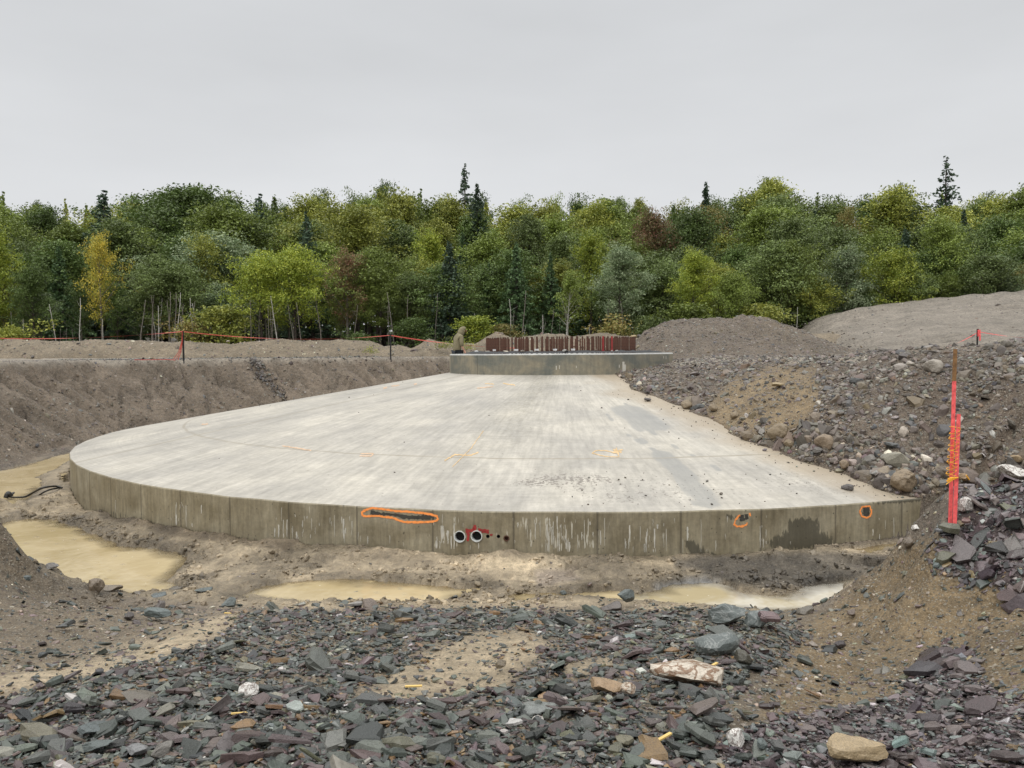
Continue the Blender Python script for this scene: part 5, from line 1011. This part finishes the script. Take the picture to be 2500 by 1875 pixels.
SK = np.array([(-600, 470), (0, 482), (60, 490), (110, 500), (200, 503), (330, 492), (380, 480), (410, 462), (470, 455), (540, 462), (580, 478), (640, 498), (700, 492), (760, 485), (800, 470), (880, 462), (960, 450), (1000, 460), (1050, 480), (1120, 480), (1200, 478), (1300, 482), (1400, 478), (1500, 490), (1600, 492), (1700, 490), (1800, 480), (1840, 452), (1890, 442), (1930, 455), (1970, 480), (2030, 492), (2090, 488), (2140, 462), (2220, 458), (2260, 475), (2350, 485), (2400, 472), (2470, 462), (2500, 450), (3100, 450)])
def skyl(px): return float(np.interp(px, SK[:, 0], SK[:, 1]))
HUE = {'green': 'green', 'mid': 'mid green', 'deep': 'dark green', 'lime': 'lime green', 'olive': 'olive green', 'yellow': 'golden yellow', 'silver': 'silvery green', 'red': 'reddish', 'rust': 'rust tinged', 'spruce': 'blackish green', 'fir': 'deep green'}
def reg(px):
    for a, n in ((250, 'far left'), (560, 'behind the taped post'), (850, 'between the tape posts'), (1090, 'left of the person'), (1370, 'behind the left bolts'), (1620, 'behind the right bolts'), (1950, 'behind the spoil heap'), (2250, 'above the hill foot'), (9999, 'far right above the hill')):
        if px < a: return n
tr = random.Random(11)
def gtree(pr, px, yt, Y, lk, row, wid=1.0, **kw):
    con = pr in ('s1', 's2', 's3', 'spire', 'sp2'); kind = 'conifer' if con else 'broadleaf tree'; shape = {'b3': 'spreading', 'b1': 'round', 'b2': 'full', 'b4': 'wide', 'b5': 'tall', 'b6': 'broad domed', 'birch': 'slender white stemmed', 'slim': 'slim', 'multi': 'many stemmed', 'airy': 'thin airy', 's1': 'conical', 's2': 'tall', 's3': 'broad bushy', 'spire': 'narrow', 'sp2': 'small', }[pr]
    lab = '%s %s %s, %s, %s' % (shape, HUE[lk], kind, row, reg(px))
    return tree(pr, px, yt, Y, lk, lab, 'conifer' if con else 'broadleaf_tree', 'tree', '%s %ss in the %s %s' % (HUE[lk], kind, row, reg(px)), wid, **kw)
# back rows make the skyline
for i, px in enumerate(range(-420, 2960, 62)):
    p_ = px+tr.uniform(-22, 22); lk = tr.choice(['green', 'mid', 'mid', 'olive', 'olive', 'deep', 'green']); 
    if 820 < p_ < 1450: lk = tr.choice(['olive', 'green', 'lime', 'olive', 'mid'])
    if 400 < p_ < 570: lk = 'deep'
    gtree(tr.choice(['b4', 'b5', 'b6', 'slim', 'airy', 'b5', 'slim']) if tr.random() < .86 else 's2', p_, skyl(p_)+tr.uniform(-6, 22), tr.uniform(74, 82), lk, 'last row', tr.uniform(.9, 1.3))
for i, px in enumerate(range(-400, 2940, 66)):
    p_ = px+tr.uniform(-25, 25); c = tr.random() < .12; lk = tr.choice(['green', 'mid', 'deep', 'olive', 'green', 'mid']); lk = 'spruce' if c else ('olive' if 820 < p_ < 1000 and tr.random() < .6 else lk)
    gtree(tr.choice(['s1', 's2']) if c else tr.choice(['b4', 'b5', 'slim', 'b1', 'airy']), p_, skyl(p_)+tr.uniform(20, 95), tr.uniform(63, 72), lk, 'third row', tr.uniform(.95, 1.35))
for i, px in enumerate(range(-380, 2900, 68)):
    p_ = px+tr.uniform(-25, 25); c = tr.random() < .16; lk = tr.choice(['green', 'mid', 'deep', 'olive', 'mid', 'silver', 'green']); lk = tr.choice(['spruce', 'fir']) if c else lk
    gtree(tr.choice(['s1', 's3']) if c else tr.choice(['b1', 'b2', 'b3', 'b5', 'slim', 'multi']), p_, skyl(p_)+tr.uniform(70, 175), tr.uniform(55, 62), lk, 'second row', tr.uniform(.95, 1.35))
for i, px in enumerate(range(-380, 2900, 92)):
    p_ = px+tr.uniform(-30, 30); lk = tr.choice(['green', 'mid', 'deep', 'mid', 'olive', 'silver'])
    gtree(tr.choice(['b1', 'b2', 'b3', 'multi', 'airy', 'slim']), p_, skyl(p_)+tr.uniform(125, 235), tr.uniform(49.8, 54), lk, 'front row', tr.uniform(.9, 1.3))
for i in range(34):
    p_ = -60+i*78+tr.uniform(-25, 25); gtree(tr.choice(['slim', 'airy', 'sp2', 'slim', 'b5']), p_, skyl(p_)-tr.uniform(2, 16), tr.uniform(83, 88), tr.choice(['green', 'mid', 'olive', 'deep']), 'skyline', tr.uniform(.45, .8))
# trees one can point at
for a in (('spire', 1138, 402, 79, 'spruce', 'tallest narrow spruce standing alone above the skyline near the middle', 1.25), ('s2', 1168, 447, 66, 'spruce', 'dark dense spruce just right of and below the tallest spruce', 1.1), ('spire', 2303, 383, 78, 'spruce', 'tall narrow spruce rising above the skyline at the right', 1.35),
          ('s1', 1722, 443, 80, 'spruce', 'small dark spruce top on the skyline right of the middle', .9), ('sp2', 640, 476, 80, 'spruce', 'bluish spruce top on the skyline, left one of a close pair', 1.2), ('s2', 676, 478, 82, 'mid', 'feathery conifer top on the skyline, right one of a close pair', 1.3), ('sp2', 262, 468, 70, 'spruce', 'narrow spruce on the left above a yellow tree', 1.5), ('sp2', 754, 520, 56, 'spruce', 'thin blackish spruce above the twin lime trees', 1.2),
          ('s3', 1100, 590, 49.5, 'spruce', 'broad blue green spruce behind the person', 1.15), ('s1', 1262, 590, 50, 'fir', 'big deep green fir behind the left part of the bolt ring', 1.15), ('s1', 1345, 615, 52, 'fir', 'second deep green fir, right of the big fir', .95), ('s2', 1195, 640, 53, 'fir', 'narrow fir between the broad spruce and the big fir', 1.1), ('s3', 150, 600, 56, 'fir', 'bushy dark fir left of the golden yellow tree', 1.0), ('s1', 300, 640, 53, 'spruce', 'dark fir half hidden right of the golden yellow tree', .9),
          ('b6', 478, 453, 72, 'deep', 'big dark domed oak like tree on the left skyline', 1.35), ('airy', 250, 560, 51, 'yellow', 'golden yellow birch among the green trees on the left', .62), ('b2', -5, 540, 50, 'lime', 'yellow green tree cut off by the left edge of the photo', .8), ('b3', 640, 612, 48.6, 'lime', 'bright lime tree with a bare trunk, left one of the twins', .9), ('b3', 722, 596, 49.5, 'lime', 'bright lime tree, right one of the twins', .9),
          ('b2', 1510, 588, 49.5, 'silver', 'tall silvery poplar behind the right part of the bolt ring', .95), ('birch', 1385, 660, 48.8, 'green', 'white birch with a leaning stem behind the bolt ring', 1.1), ('slim', 1445, 560, 57, 'lime', 'yellow green treetop left of the silvery poplar', .8), ('b1', 1590, 505, 66, 'red', 'dark red maple in the upper canopy right of the middle', .6), ('airy', 850, 600, 50.5, 'red', 'reddish brown thin tree right of the lime twins', .9), ('slim', 1045, 556, 58, 'lime', 'yellow leaning tree left of the broad spruce', .8),
          ('b2', 1690, 600, 49, 'lime', 'olive lime tree directly behind the left part of the spoil heap', .85), ('b1', 1790, 660, 48.5, 'green', 'low fresh green bush like tree behind the spoil heap', .9), ('b3', 1930, 585, 50, 'green', 'green tree with yellowish top behind the right part of the spoil heap', .9), ('b2', 2070, 590, 49.5, 'silver', 'pale silvery willow above the foot of the graded hill', .9), ('b1', 2180, 600, 50, 'lime', 'lime green tree right of the pale willow', 1.0), ('b1', 1730, 500, 74, 'rust', 'tree with rusty orange leaves below the small skyline spruce', .7), ('b4', 2060, 505, 72, 'rust', 'tree with a few orange branches in the canopy on the right', .5), ('b2', 2290, 520, 56, 'green', 'tall full green tree below the right hand spruce', .9),
          ('b5', 1885, 432, 76, 'olive', 'wispy tall poplar standing out on the skyline behind the spoil heap', 1.0), ('b2', 2500, 640, 48, 'rust', 'rust brown leaved tree at the right edge above the hill', .7), ('b3', 395, 620, 50.5, 'mid', 'spreading dark tree above the first taped post', .95), ('b2', 85, 640, 49, 'deep', 'dark tree with a pale crooked trunk near the left edge', .9), ('airy', 500, 560, 54, 'olive', 'feathery olive tree left of the lime twins', .9), ('b2', 930, 640, 50, 'green', 'green leafy tree left of the broad spruce', .8)):
    con = a[0] in ('s1', 's2', 's3', 'spire', 'sp2'); tree(a[0], a[1], a[2], a[3], a[4], a[5], 'conifer' if con else 'broadleaf_tree', 'tree', None, a[6])
for px, yt, Y, lk, lab, k in ((545, 745, 47.2, 'olive', 'yellowish bush behind the berm below the lime twins', 'shrub'), (1160, 770, 47, 'lime', 'bright green bush just right of the person', 'shrub'), (1225, 790, 47, 'rust', 'rust brown bush right of the bright green one', 'shrub'), (1010, 775, 47.4, 'deep', 'green bush left of the person', 'shrub'), (1680, 740, 47, 'green', 'fresh green bush left of the spoil heap crest', 'shrub'), (1590, 770, 47, 'mid', 'green bush between the bolt ring and the spoil heap', 'shrub'), (1500, 770, 47, 'rust', 'reddish bush behind the right end of the bolt ring', 'shrub2'),
                              (880, 800, 47, 'deep', 'green bush behind the second tape post', 'shrub2'), (470, 765, 47.6, 'rust', 'rusty bush beside the taped post', 'shrub2'), (20, 780, 47, 'olive', 'yellowish bush at the left edge behind the berm', 'shrub2'), (1860, 740, 47.5, 'olive', 'olive bush behind the crest of the spoil heap', 'shrub'), (1960, 745, 47, 'mid', 'green bush between spoil heap and hill', 'shrub'), ):
    tree(k, px, yt, Y, lk, lab, 'bush', 'bush', None, 1.2)
n = 34000; x = rng.uniform(-75, 75, n); y = rng.uniform(84, 100, n); P = np.stack([x, y, hgt(x, y, False)+rng.random(n)*(6.5+1.2*fbm(x, y, .2, 2))], 1)
tag(link('far_wood', crown_mesh('far_wood', P, .75, .5, rng.random(n)*.5, LEAF['deep'], rng)), 'dark depth of the wood behind the last trees', 'wood', kind='stuff')
# thin bare stems in the shade of the wood edge
sr = random.Random(5); sm = []
for v in range(5):
    mb = MB(); h = 5; b = sr.uniform(-.5, .5); pts = [(b*(i/5)**2, .1*math.sin(i+v), h*i/5) for i in range(6)]; mb.tube(pts, [.055-.008*i for i in range(6)], 6)
    for k in range(9):
        z = 1+k*.42; a = sr.uniform(0, 6.28); L_ = sr.uniform(.3, .9); mb.tube([(b*(z/5)**2, 0, z), (math.cos(a)*L_, math.sin(a)*L_*.6, z+sr.uniform(-.1, .5))], [.012, .004], 3, cap=False)
    o = mb.build('stem', M['greybark'], None, smooth=True); sm.append(o.data); bpy.data.objects.remove(o)
for i in range(76):
    px = sr.uniform(-60, 2300) if i > 34 else sr.choice([sr.uniform(1240, 1560), sr.uniform(370, 480), sr.uniform(560, 760)]); Y = sr.uniform(46.8, 49); x = at(px, 800, Y)[0]; o = link('sapling', sm[i % 5]); o.location = (x, Y, float(hgt(x, Y, False))-.05); o.rotation_euler = (sr.uniform(-.06, .06), sr.uniform(-.10, .10), sr.uniform(0, 6.28)); s = sr.uniform(.35, .8); o.scale = (s, s, s)
    br = sr.random() < .22
    if br: o.material_slots[0].link = 'OBJECT'; o.material_slots[0].material = M['birch']
    tag(o, ('thin white birch sapling stem at the wood edge, ' if br else 'thin grey bare sapling stem at the wood edge, ')+reg(px), 'sapling', 'thin %s stems %s' % ('white' if br else 'grey', reg(px)))
# undergrowth: one mass along the edge of the wood
n = 34000; x = rng.uniform(-42, 40, n); y = 47+rng.random(n)**1.6*9; z = hgt(x, y, False); hh = .25+.45*np.clip(fbm(x, y, .35, 3)+.4, 0, 1.2); P = np.stack([x, y, z+rng.random(n)**1.5*hh], 1)
me = crown_mesh('undergrowth', P, .17, .4, rng.random(n)*.5, LEAF['deep'], rng); tag(link('undergrowth', me), 'low green undergrowth along the edge of the wood', 'undergrowth', kind='stuff')
for i, (px, py, Y, s) in enumerate(((1105, 848, 41.0, .5), (1140, 852, 40.9, .4), (905, 862, 41, .35), (1080, 850, 41, .35))):
    p = at(px, py, Y); P = np.abs(rng.normal(size=(260, 3)))*np.array([0, 0, .5])+rng.normal(size=(260, 3))*np.array([.6, .3, .1])
    wr = empty('weed', tuple(p)); tag(wr, ['tuft of green weeds on the berm right below the person', 'tuft of weeds on the berm right of the person', 'tuft of weeds on the berm near the second tape post', 'tuft of weeds on the berm left of the person'][i], 'weeds')
    link('foliage', crown_mesh('foliage', P*s, .10, .2, rng.random(260), LEAF['olive'], rng, asp=.3), wr)

# ------------------------------------------------------------ posts and barrier tape
def post(px, py0, py1, Y, label, r=.022, lean=0, cap=None, pxtop=None):
    b = at(px, py1, Y); t = at(pxtop or px, py0, Y); root = empty('fence_post', tuple(b)); tag(root, label, 'post')
    mb = MB(); d = Vector(t-b); mb.tube([(0, 0, -.1), tuple(d)], r, 6); mb.box(d*.5, r*3, r*.9, d.length, 0); mb.build('shaft', M['black'], root)
    for k in range(5):
        q = d*(.15+.17*k); m2 = MB(); m2.box(q+Vector((0, -r*1.3, 0)), r*1.6, r*1.2, r*.9); m2.build('stud', M['black'], root)
    return root, Vector(t)
tape_red = M['tape']
def tape(a, b, sag, label, w=.030, mt=None, tw=3.0):
    n = 40; vs = []; fs = []; a = Vector(a); b = Vector(b)
    for i in range(n+1):
        f = i/n; p = a.lerp(b, f); p.z -= sag*4*f*(1-f); an = .5+.9*math.sin(f*tw*2+1); u = Vector((0, math.cos(an), math.sin(an)))*w/2; vs += [p-u, p+u]
        vs += [p-u+Vector((0, .004, 0)), p+u+Vector((0, .004, 0))]
    for i in range(n):
        k = i*4; fs += [(k, k+1, k+5, k+4), (k+2, k+6, k+7, k+3), (k, k+4, k+6, k+2), (k+1, k+3, k+7, k+5)]
    mb = MB(); mb.add(vs, fs); return tag(mb.build('barrier_tape', mt or tape_red), label, 'tape')
r1, t1 = post(449, 808, 881, 29.5, 'black steel fence post wrapped in orange tape on the left rim', pxtop=446)
r2, t2 = post(955, 815, 878, 33, 'thin black steel fence post left of the person', r=.02, pxtop=952)
r3, t3 = post(2383, 803, 851, 17.0, 'short black post with a pink tape knot on the rubble crest', r=.011, pxtop=2389)
tape(at(-260, 815, 31), at(0, 826, 30.5), .12, 'orange tape leaving the photo at the left edge'); tape(at(0, 826, 30.5), t1+Vector((0, 0, -.02)), .10, 'orange barrier tape running from the left edge to the taped post'); tape(t1+Vector((0, 0, -.02)), t2+Vector((0, 0, -.06)), .22, 'orange barrier tape sagging between the two black posts')
tape(t2+Vector((0, 0, -.06)), at(1262, 850, 36), .10, 'orange barrier tape running behind the person to the right of the thin post', w=.045)
tape(t3+Vector((0, 0, -.06)), at(2295, 850, 17.6), .05, 'thin pink tape sloping down left of the short black post', w=.012, mt=M['pink']); tape(t3+Vector((0, 0, -.06)), at(2560, 828, 17.2), .03, 'thin pink tape running right of the short black post', w=.012, mt=M['pink'])
mb = MB(); p = t3+Vector((0, -.015, -.09)); mb.box(p, .05, .04, .14); mb.box(p+Vector((.012, -.02, -.10)), .03, .012, .12); mb.build('tape_knot', M['pink'], r3).matrix_parent_inverse = Matrix.Translation(-r3.location)
# tape wound down the first post and its loose tail on the ground
b1 = Vector(r1.location); mb = MB()
for k in range(3):
    dx = (-.10, -.05, -.16)[k]; pts = [t1+Vector((0, -.03, .01)), t1.lerp(b1, .35)+Vector((dx*.2, -.05, 0)), t1.lerp(b1, .7)+Vector((dx*.8-.03, -.06, 0)), b1+Vector((dx*1.8-.1, -.08, .03))]
    for i in range(3): 
        a, b = pts[i], pts[i+1]; w = .013; mb.add([a+Vector((-w, 0, 0)), a+Vector((w, 0, 0)), b+Vector((w, 0, 0)), b+Vector((-w, 0, 0))], [(0, 1, 2, 3)])
q = b1+Vector((-.3, -.08, .03)); mb.tube([q, q+Vector((-.35, .02, .03)), q+Vector((-.9, .1, .02)), q+Vector((-1.6, .2, .02))], .014, 5)
tag(mb.build('loose_tape', tape_red), 'loose end of orange tape hanging down the first post onto the ground', 'tape')

# ------------------------------------------------------------ survey stake and lath tied beside it
def lath(p0, p1, name, label, woodtop):
    a = Vector(p0); b = Vector(p1); d = b-a; z = d.normalized(); x = Vector((1, 0, 0)); x = (x-z*x.dot(z)).normalized(); y = z.cross(x); Rm = Matrix((x, y, z)).transposed()
    root = empty(name, tuple(a)); tag(root, label, 'survey stake')
    def seg(f0, f1, nm, mt, k=1.0):
        bm = bmesh.new(); bmesh.ops.create_cube(bm, size=1); L_ = d.length*(f1-f0)
        bmesh.ops.scale(bm, vec=(.031*k, .014*k, L_), verts=bm.verts); bmesh.ops.bevel(bm, geom=bm.edges[:], offset=.0018, segments=1)
        for v in bm.verts: v.co = Rm @ v.co+d*((f0+f1)/2)+x*(.0015*math.sin(v.co.z*9))
        me = bpy.data.meshes.new(nm); bm.to_mesh(me); bm.free(); me.materials.append(mt); link(nm, me, root)
    seg(-.05, 1.0 if not woodtop else 1-woodtop, 'painted_shaft', M['pink'])
    if woodtop: seg(1-woodtop, 1, 'bare_wooden_top', M['wood'], 1.003)
    return root, a, d, x, y
sa, a1, d1, x1, y1 = lath(at(2320, 1262, 7.25), at(2332, 852, 7.25), 'survey_stake', 'tall pink painted survey stake with bare wooden top', .19)
sb, a2, d2, x2, y2 = lath(at(2330, 1290, 7.14), at(2341, 1011, 7.14), 'survey_lath', 'shorter pink lath tied to the right of the tall stake', 0)
mb = MB(); zz = []; tr2 = random.Random(2)
Z0 = at(2326, 1165, 7.2)[2]; Z1 = at(2332, 1040, 7.2)[2]; pts = []
for k in range(13):
    for s_ in range(8):
        f = (k+s_/8)/13; z = Z0+(Z1-Z0)*f+.004*math.sin(k*2.1+s_*.8); cx_ = at(2324+8*f, 1100, 7.19)[0]; an = 2*math.pi*s_/8; pts.append((cx_+.033*math.cos(an), 7.195+.078*math.sin(an)*.9, z+(.022 if k % 3 else -.015)*math.cos(an)))
mb.tube(pts, .0028, 5)
kn = Vector((pts[0][0]-.03, 7.12, Z0+.0))
for k in range(9): a_ = tr2.uniform(-.5, .35); mb.tube([kn+Vector((.02, 0, .01)), kn+Vector((-.035, 0, .0+a_*.03)), kn+Vector((-.085+tr2.uniform(-.01, .02), -.005, -.02+a_*.07))], [.004, .005, .004], 4)
mb.tube([kn+Vector((.09, 0, .03)), kn+Vector((.12, 0, -.01))], .006, 4)
tag(mb.build('yellow_twine', M['yellow']), 'yellow twine wound round the two pink stakes and knotted', 'twine')

# ------------------------------------------------------------ on the pedestal: cloth and weight stones
mb = MB(); n = 220; vs = []; fs = []; rows = 7
for i in range(n):
    t = 2*math.pi*i/n
    for j in range(rows):
        f = j/(rows-1); r = 2.36+f*(.80+.17*math.sin(t*5+1)+.10*math.sin(t*13)+.05*math.sin(t*29)); u = fbm(np.array([math.cos(t)*9+j*.7]), np.array([math.sin(t)*9]), 1.5, 3)[0]
        z = ZP+.012+(.055+.05*u)*math.sin(math.pi*min(1, f*1.15))*(j not in (0, rows-1))+(.05 if j == 0 else 0); vs.append((CX+r*math.cos(t), CY+r*math.sin(t), max(z, ZP+.006)))
for i in range(n):
    for j in range(rows-1): a = i*rows+j; b = ((i+1) % n)*rows+j; fs.append((a, b, b+1, a+1))
mb.add(vs, fs); tag(mb.build('ground_cloth', M['cloth'], smooth=True), 'crumpled black cloth laid round the foot of the anchor bolts', 'cloth')
for i, (px, w, c, lab, fl) in enumerate(((1163, 13, (.5, .5, .5), 'white bag like stone at the left end of the black cloth', .8), (1190, 14, (.42, .38, .32), 'pale pinkish stone on the cloth, second from the left', .6), (1234, 19, (.42, .37, .30), 'long pale stone on the cloth left of the middle', .45), (1276, 15, (.22, .19, .16), 'brown stone on the cloth left of the middle', .5), (1298, 12, (.30, .30, .28), 'grey stone on the cloth near a white sheet', .6), (1380, 24, (.30, .29, .27), 'largest grey rock weighing down the cloth', .5), (1428, 15, (.28, .27, .25), 'flat grey stone on the cloth right of the middle', .4), (1455, 12, (.17, .12, .09), 'upright brown stone on the cloth', 1.1), (1494, 11, (.33, .33, .31), 'grey stone at the right part of the cloth, left of a pair', .6), (1506, 12, (.36, .35, .33), 'grey stone at the right part of the cloth, right of a pair', .6))):
    an = circ_hit(px, 860, 2.75); s = w/F*22.2; one_stone('weight_stone', BIG, i % 10, np.array(c), np.array([an[0], an[1], ZP+.05+s*.22*fl]), rotm(np.array([.2*i]), np.array([.05]), np.array([.05]))[0], s, lab, 'stone', mt=M['dry'], scl=(1, .8, fl*1.2))
for i, (px, w) in enumerate(((1207, 8), (1260, 10), (1310, 9), (1355, 7), (1399, 7))):
    an = circ_hit(px, 860, 2.5); mb = MB(); mb.box((an[0], an[1], ZP+.11), w/F*22, .10, .05, .1*i); tag(mb.build('white_block', simple('white_plastic', (.7, .7, .7), .5) if i == 0 else bpy.data.materials['white_plastic']), 'small white block between the anchor bolts and the cloth', 'block', 'white blocks at the foot of the bolts')

# ------------------------------------------------------------ cable in the left pool
P0 = at(150, 1186, 17.6); cb = [atz(22, 1212, -.20), atz(34, 1203, -.16), atz(18, 1210, -.2), atz(32, 1214, -.2), atz(60, 1213, -.18), atz(80, 1203, -.08), atz(105, 1191, .06), atz(135, 1187, .02), atz(152, 1191, -.02)]
def smooth_pts(P, n=6):
    P = [Vector(p) for p in P]; o = []
    for i in range(len(P)-1):
        a, b, c, d = P[max(i-1, 0)], P[i], P[i+1], P[min(i+2, len(P)-1)]
        for k in range(n):
            t = k/n; o.append(.5*((2*b)+(c-a)*t+(2*a-5*b+4*c-d)*t*t+(3*b-a-3*c+d)*t**3))
    return o+[P[-1]]
mb = MB(); mb.tube(smooth_pts(cb), .022, 6); mb.tube(smooth_pts([atz(150, 1190, -.04), atz(120, 1196, -.02), atz(100, 1206, -.1), atz(84, 1220, -.24)]), .018, 6); mb.tube(smooth_pts([atz(14, 1216, -.22), atz(20, 1204, -.12), atz(28, 1212, -.2)]), .05, 6)
tag(mb.build('pump_hose', M['hose'], smooth=True), 'black hose looping out of the puddle at the left edge', 'hose')

# ------------------------------------------------------------ the person behind the pedestal
def skin(name, V, E_, Rr, mt, parent, root_i=0, sub=2):
    V = [(x, y+max(0, z-1.05)*.20*(1 if name != 'body' or abs(x) < .15 or z > 1.3 else .9), z-max(0, z-1.3)*.06) for x, y, z in V]
    me = bpy.data.meshes.new(name); me.from_pydata(V, E_, []); me.materials.append(mt); o = link(name, me, parent)
    sk = o.modifiers.new('s', 'SKIN'); 
    for i, r in enumerate(Rr): me.skin_vertices[0].data[i].radius = (r if hasattr(r, '__len__') else (r, r)); me.skin_vertices[0].data[i].use_root = (i == root_i)
    sk.use_smooth_shade = True; ss = o.modifiers.new('u', 'SUBSURF'); ss.levels = sub; ss.render_levels = sub; return o
pp = at(1117, 862, 28.2); pz = float(cone(pp[0], pp[1])); man = empty('person', (pp[0], pp[1], pz), R_(-62)); tag(man, 'person in olive hooded jumper and dark trousers standing behind the pedestal looking down', 'person')
# local: faces +Y (turned away to the right), x to his right... height 1.78
V = [(0, 0, .95), (0, -.01, 1.15), (0, .0, 1.36), (0, .03, 1.50), (0, .09, 1.62), (0, .11, 1.70)]; E_ = [(0, 1), (1, 2), (2, 3), (3, 4), (4, 5)]; Rr = [(.15, .11), (.14, .10), (.16, .11), (.055, .055), (.08, .095), (.07, .085)]
for s in (-1, 1):
    b = len(V); V += [(s*.10, 0, .88), (s*.11, .02, .50), (s*.12, -.02, .08), (s*.13, .12, .04)]; E_ += [(0, b), (b, b+1), (b+1, b+2), (b+2, b+3)]; Rr += [.09, .06, .045, .04]
    b = len(V); V += [(s*.19, .0, 1.41), (s*.24, .02, 1.13), (s*.22, .16, .91), (s*.21, .20, .84)]; E_ += [(2, b), (b, b+1), (b+1, b+2), (b+2, b+3)]; Rr += [.06, .045, .028, .032]
    h = b+3
    for k, (dx, dy) in enumerate(((-.03, .0), (-.01, .03), (.01, .035), (.03, .025), )):
        c = len(V); V += [(s*.21+dx, .20+dy, .79), (s*.21+dx*1.1, .20+dy*1.3, .755), (s*.21+dx, .18+dy, .73)]; E_ += [(h, c), (c, c+1), (c+1, c+2)]; Rr += [.010, .009, .008]
    c = len(V); V += [(s*.21-s*.04, .19, .82), (s*.21-s*.05, .19, .78)]; E_ += [(h, c), (c, c+1)]; Rr += [.011, .009]
skin('body', V, E_, Rr, M['skin'], man)
V = [(0, 0, .82), (0, -.02, 1.02), (0, -.02, 1.20), (0, -.02, 1.38), (0, .0, 1.47), (0, .02, 1.54)]; E_ = [(i, i+1) for i in range(5)]; Rr = [(.20, .15), (.20, .15), (.20, .145), (.19, .135), (.13, .12), (.10, .10)]
for s in (-1, 1): b = len(V); V += [(s*.20, 0, 1.38), (s*.26, .02, 1.16), (s*.245, .08, 1.04)]; E_ += [(3, b), (b, b+1), (b+1, b+2)]; Rr += [.088, .075, .068]
skin('jumper', V, E_, Rr, M['hood'], man)
skin('hood', [(0, -.01, 1.45), (0, .04, 1.56), (0, .06, 1.68), (0, .12, 1.72), (0, .17, 1.66)], [(0, 1), (1, 2), (2, 3), (3, 4)], [.13, (.12, .13), (.12, .135), (.115, .115), (.08, .09)], M['hood'], man)
V = [(0, 0, .93)]; E_ = []; Rr = [(.17, .13)]
for s in (-1, 1): b = len(V); V += [(s*.10, 0, .84), (s*.11, .02, .48), (s*.12, -.02, .10)]; E_ += [(0, b), (b, b+1), (b+1, b+2)]; Rr += [.105, .08, .07]
skin('trousers', V, E_, Rr, M['jean'], man)
for s in (-1, 1): skin('boot', [(s*.12, -.04, .10), (s*.12, -.02, .05), (s*.13, .14, .04)], [(0, 1), (1, 2)], [.06, .055, .04], M['boot'], man)
bpy.context.view_layer.update()
# face
mb = MB(); mb.tube([(0, .33, 1.62), (0, .365, 1.595)], [.012, .018], 6); mb.build('nose', M['skin'], man, smooth=True)
for s in (-1, 1): mb = MB(); mb.tube([(s*.03, .325, 1.635), (s*.03, .335, 1.635)], [.010, .008], 6); mb.build('eye', M['dark'], man, smooth=True)
mb = MB(); mb.tube([(-.022, .33, 1.555), (.022, .33, 1.555)], .006, 5); mb.build('mouth', M['red'], man)

# ------------------------------------------------------------ tell look-alikes apart by their order from the left
ORD = ['leftmost', 'second', 'third', 'fourth', 'fifth', 'sixth', 'seventh']
bpy.context.view_layer.update(); by = {}
for o in scene.objects:
    if o.parent is None and o.get('label') and o.get('category') in ('tree', 'sapling', 'stone', 'splinter', 'block'): by.setdefault(o['label'], []).append(o)
for lab, os_ in by.items():
    if 2 <= len(os_) <= 7:
        os_.sort(key=lambda o: float(proj(np.float64(o.matrix_world.translation.x if o.type != 'EMPTY' else o.location.x), np.float64(o.matrix_world.translation.y if o.type != 'EMPTY' else o.location.y), 2.)[0]))
        for i, o in enumerate(os_):
            w = ('left one' if i == 0 else 'right one') if len(os_) == 2 else ('leftmost' if i == 0 else ('rightmost' if i == len(os_)-1 else ORD[i]+' from left'))
            if len((lab+' '+w).split()) <= 16: o['label'] = lab+', '+w
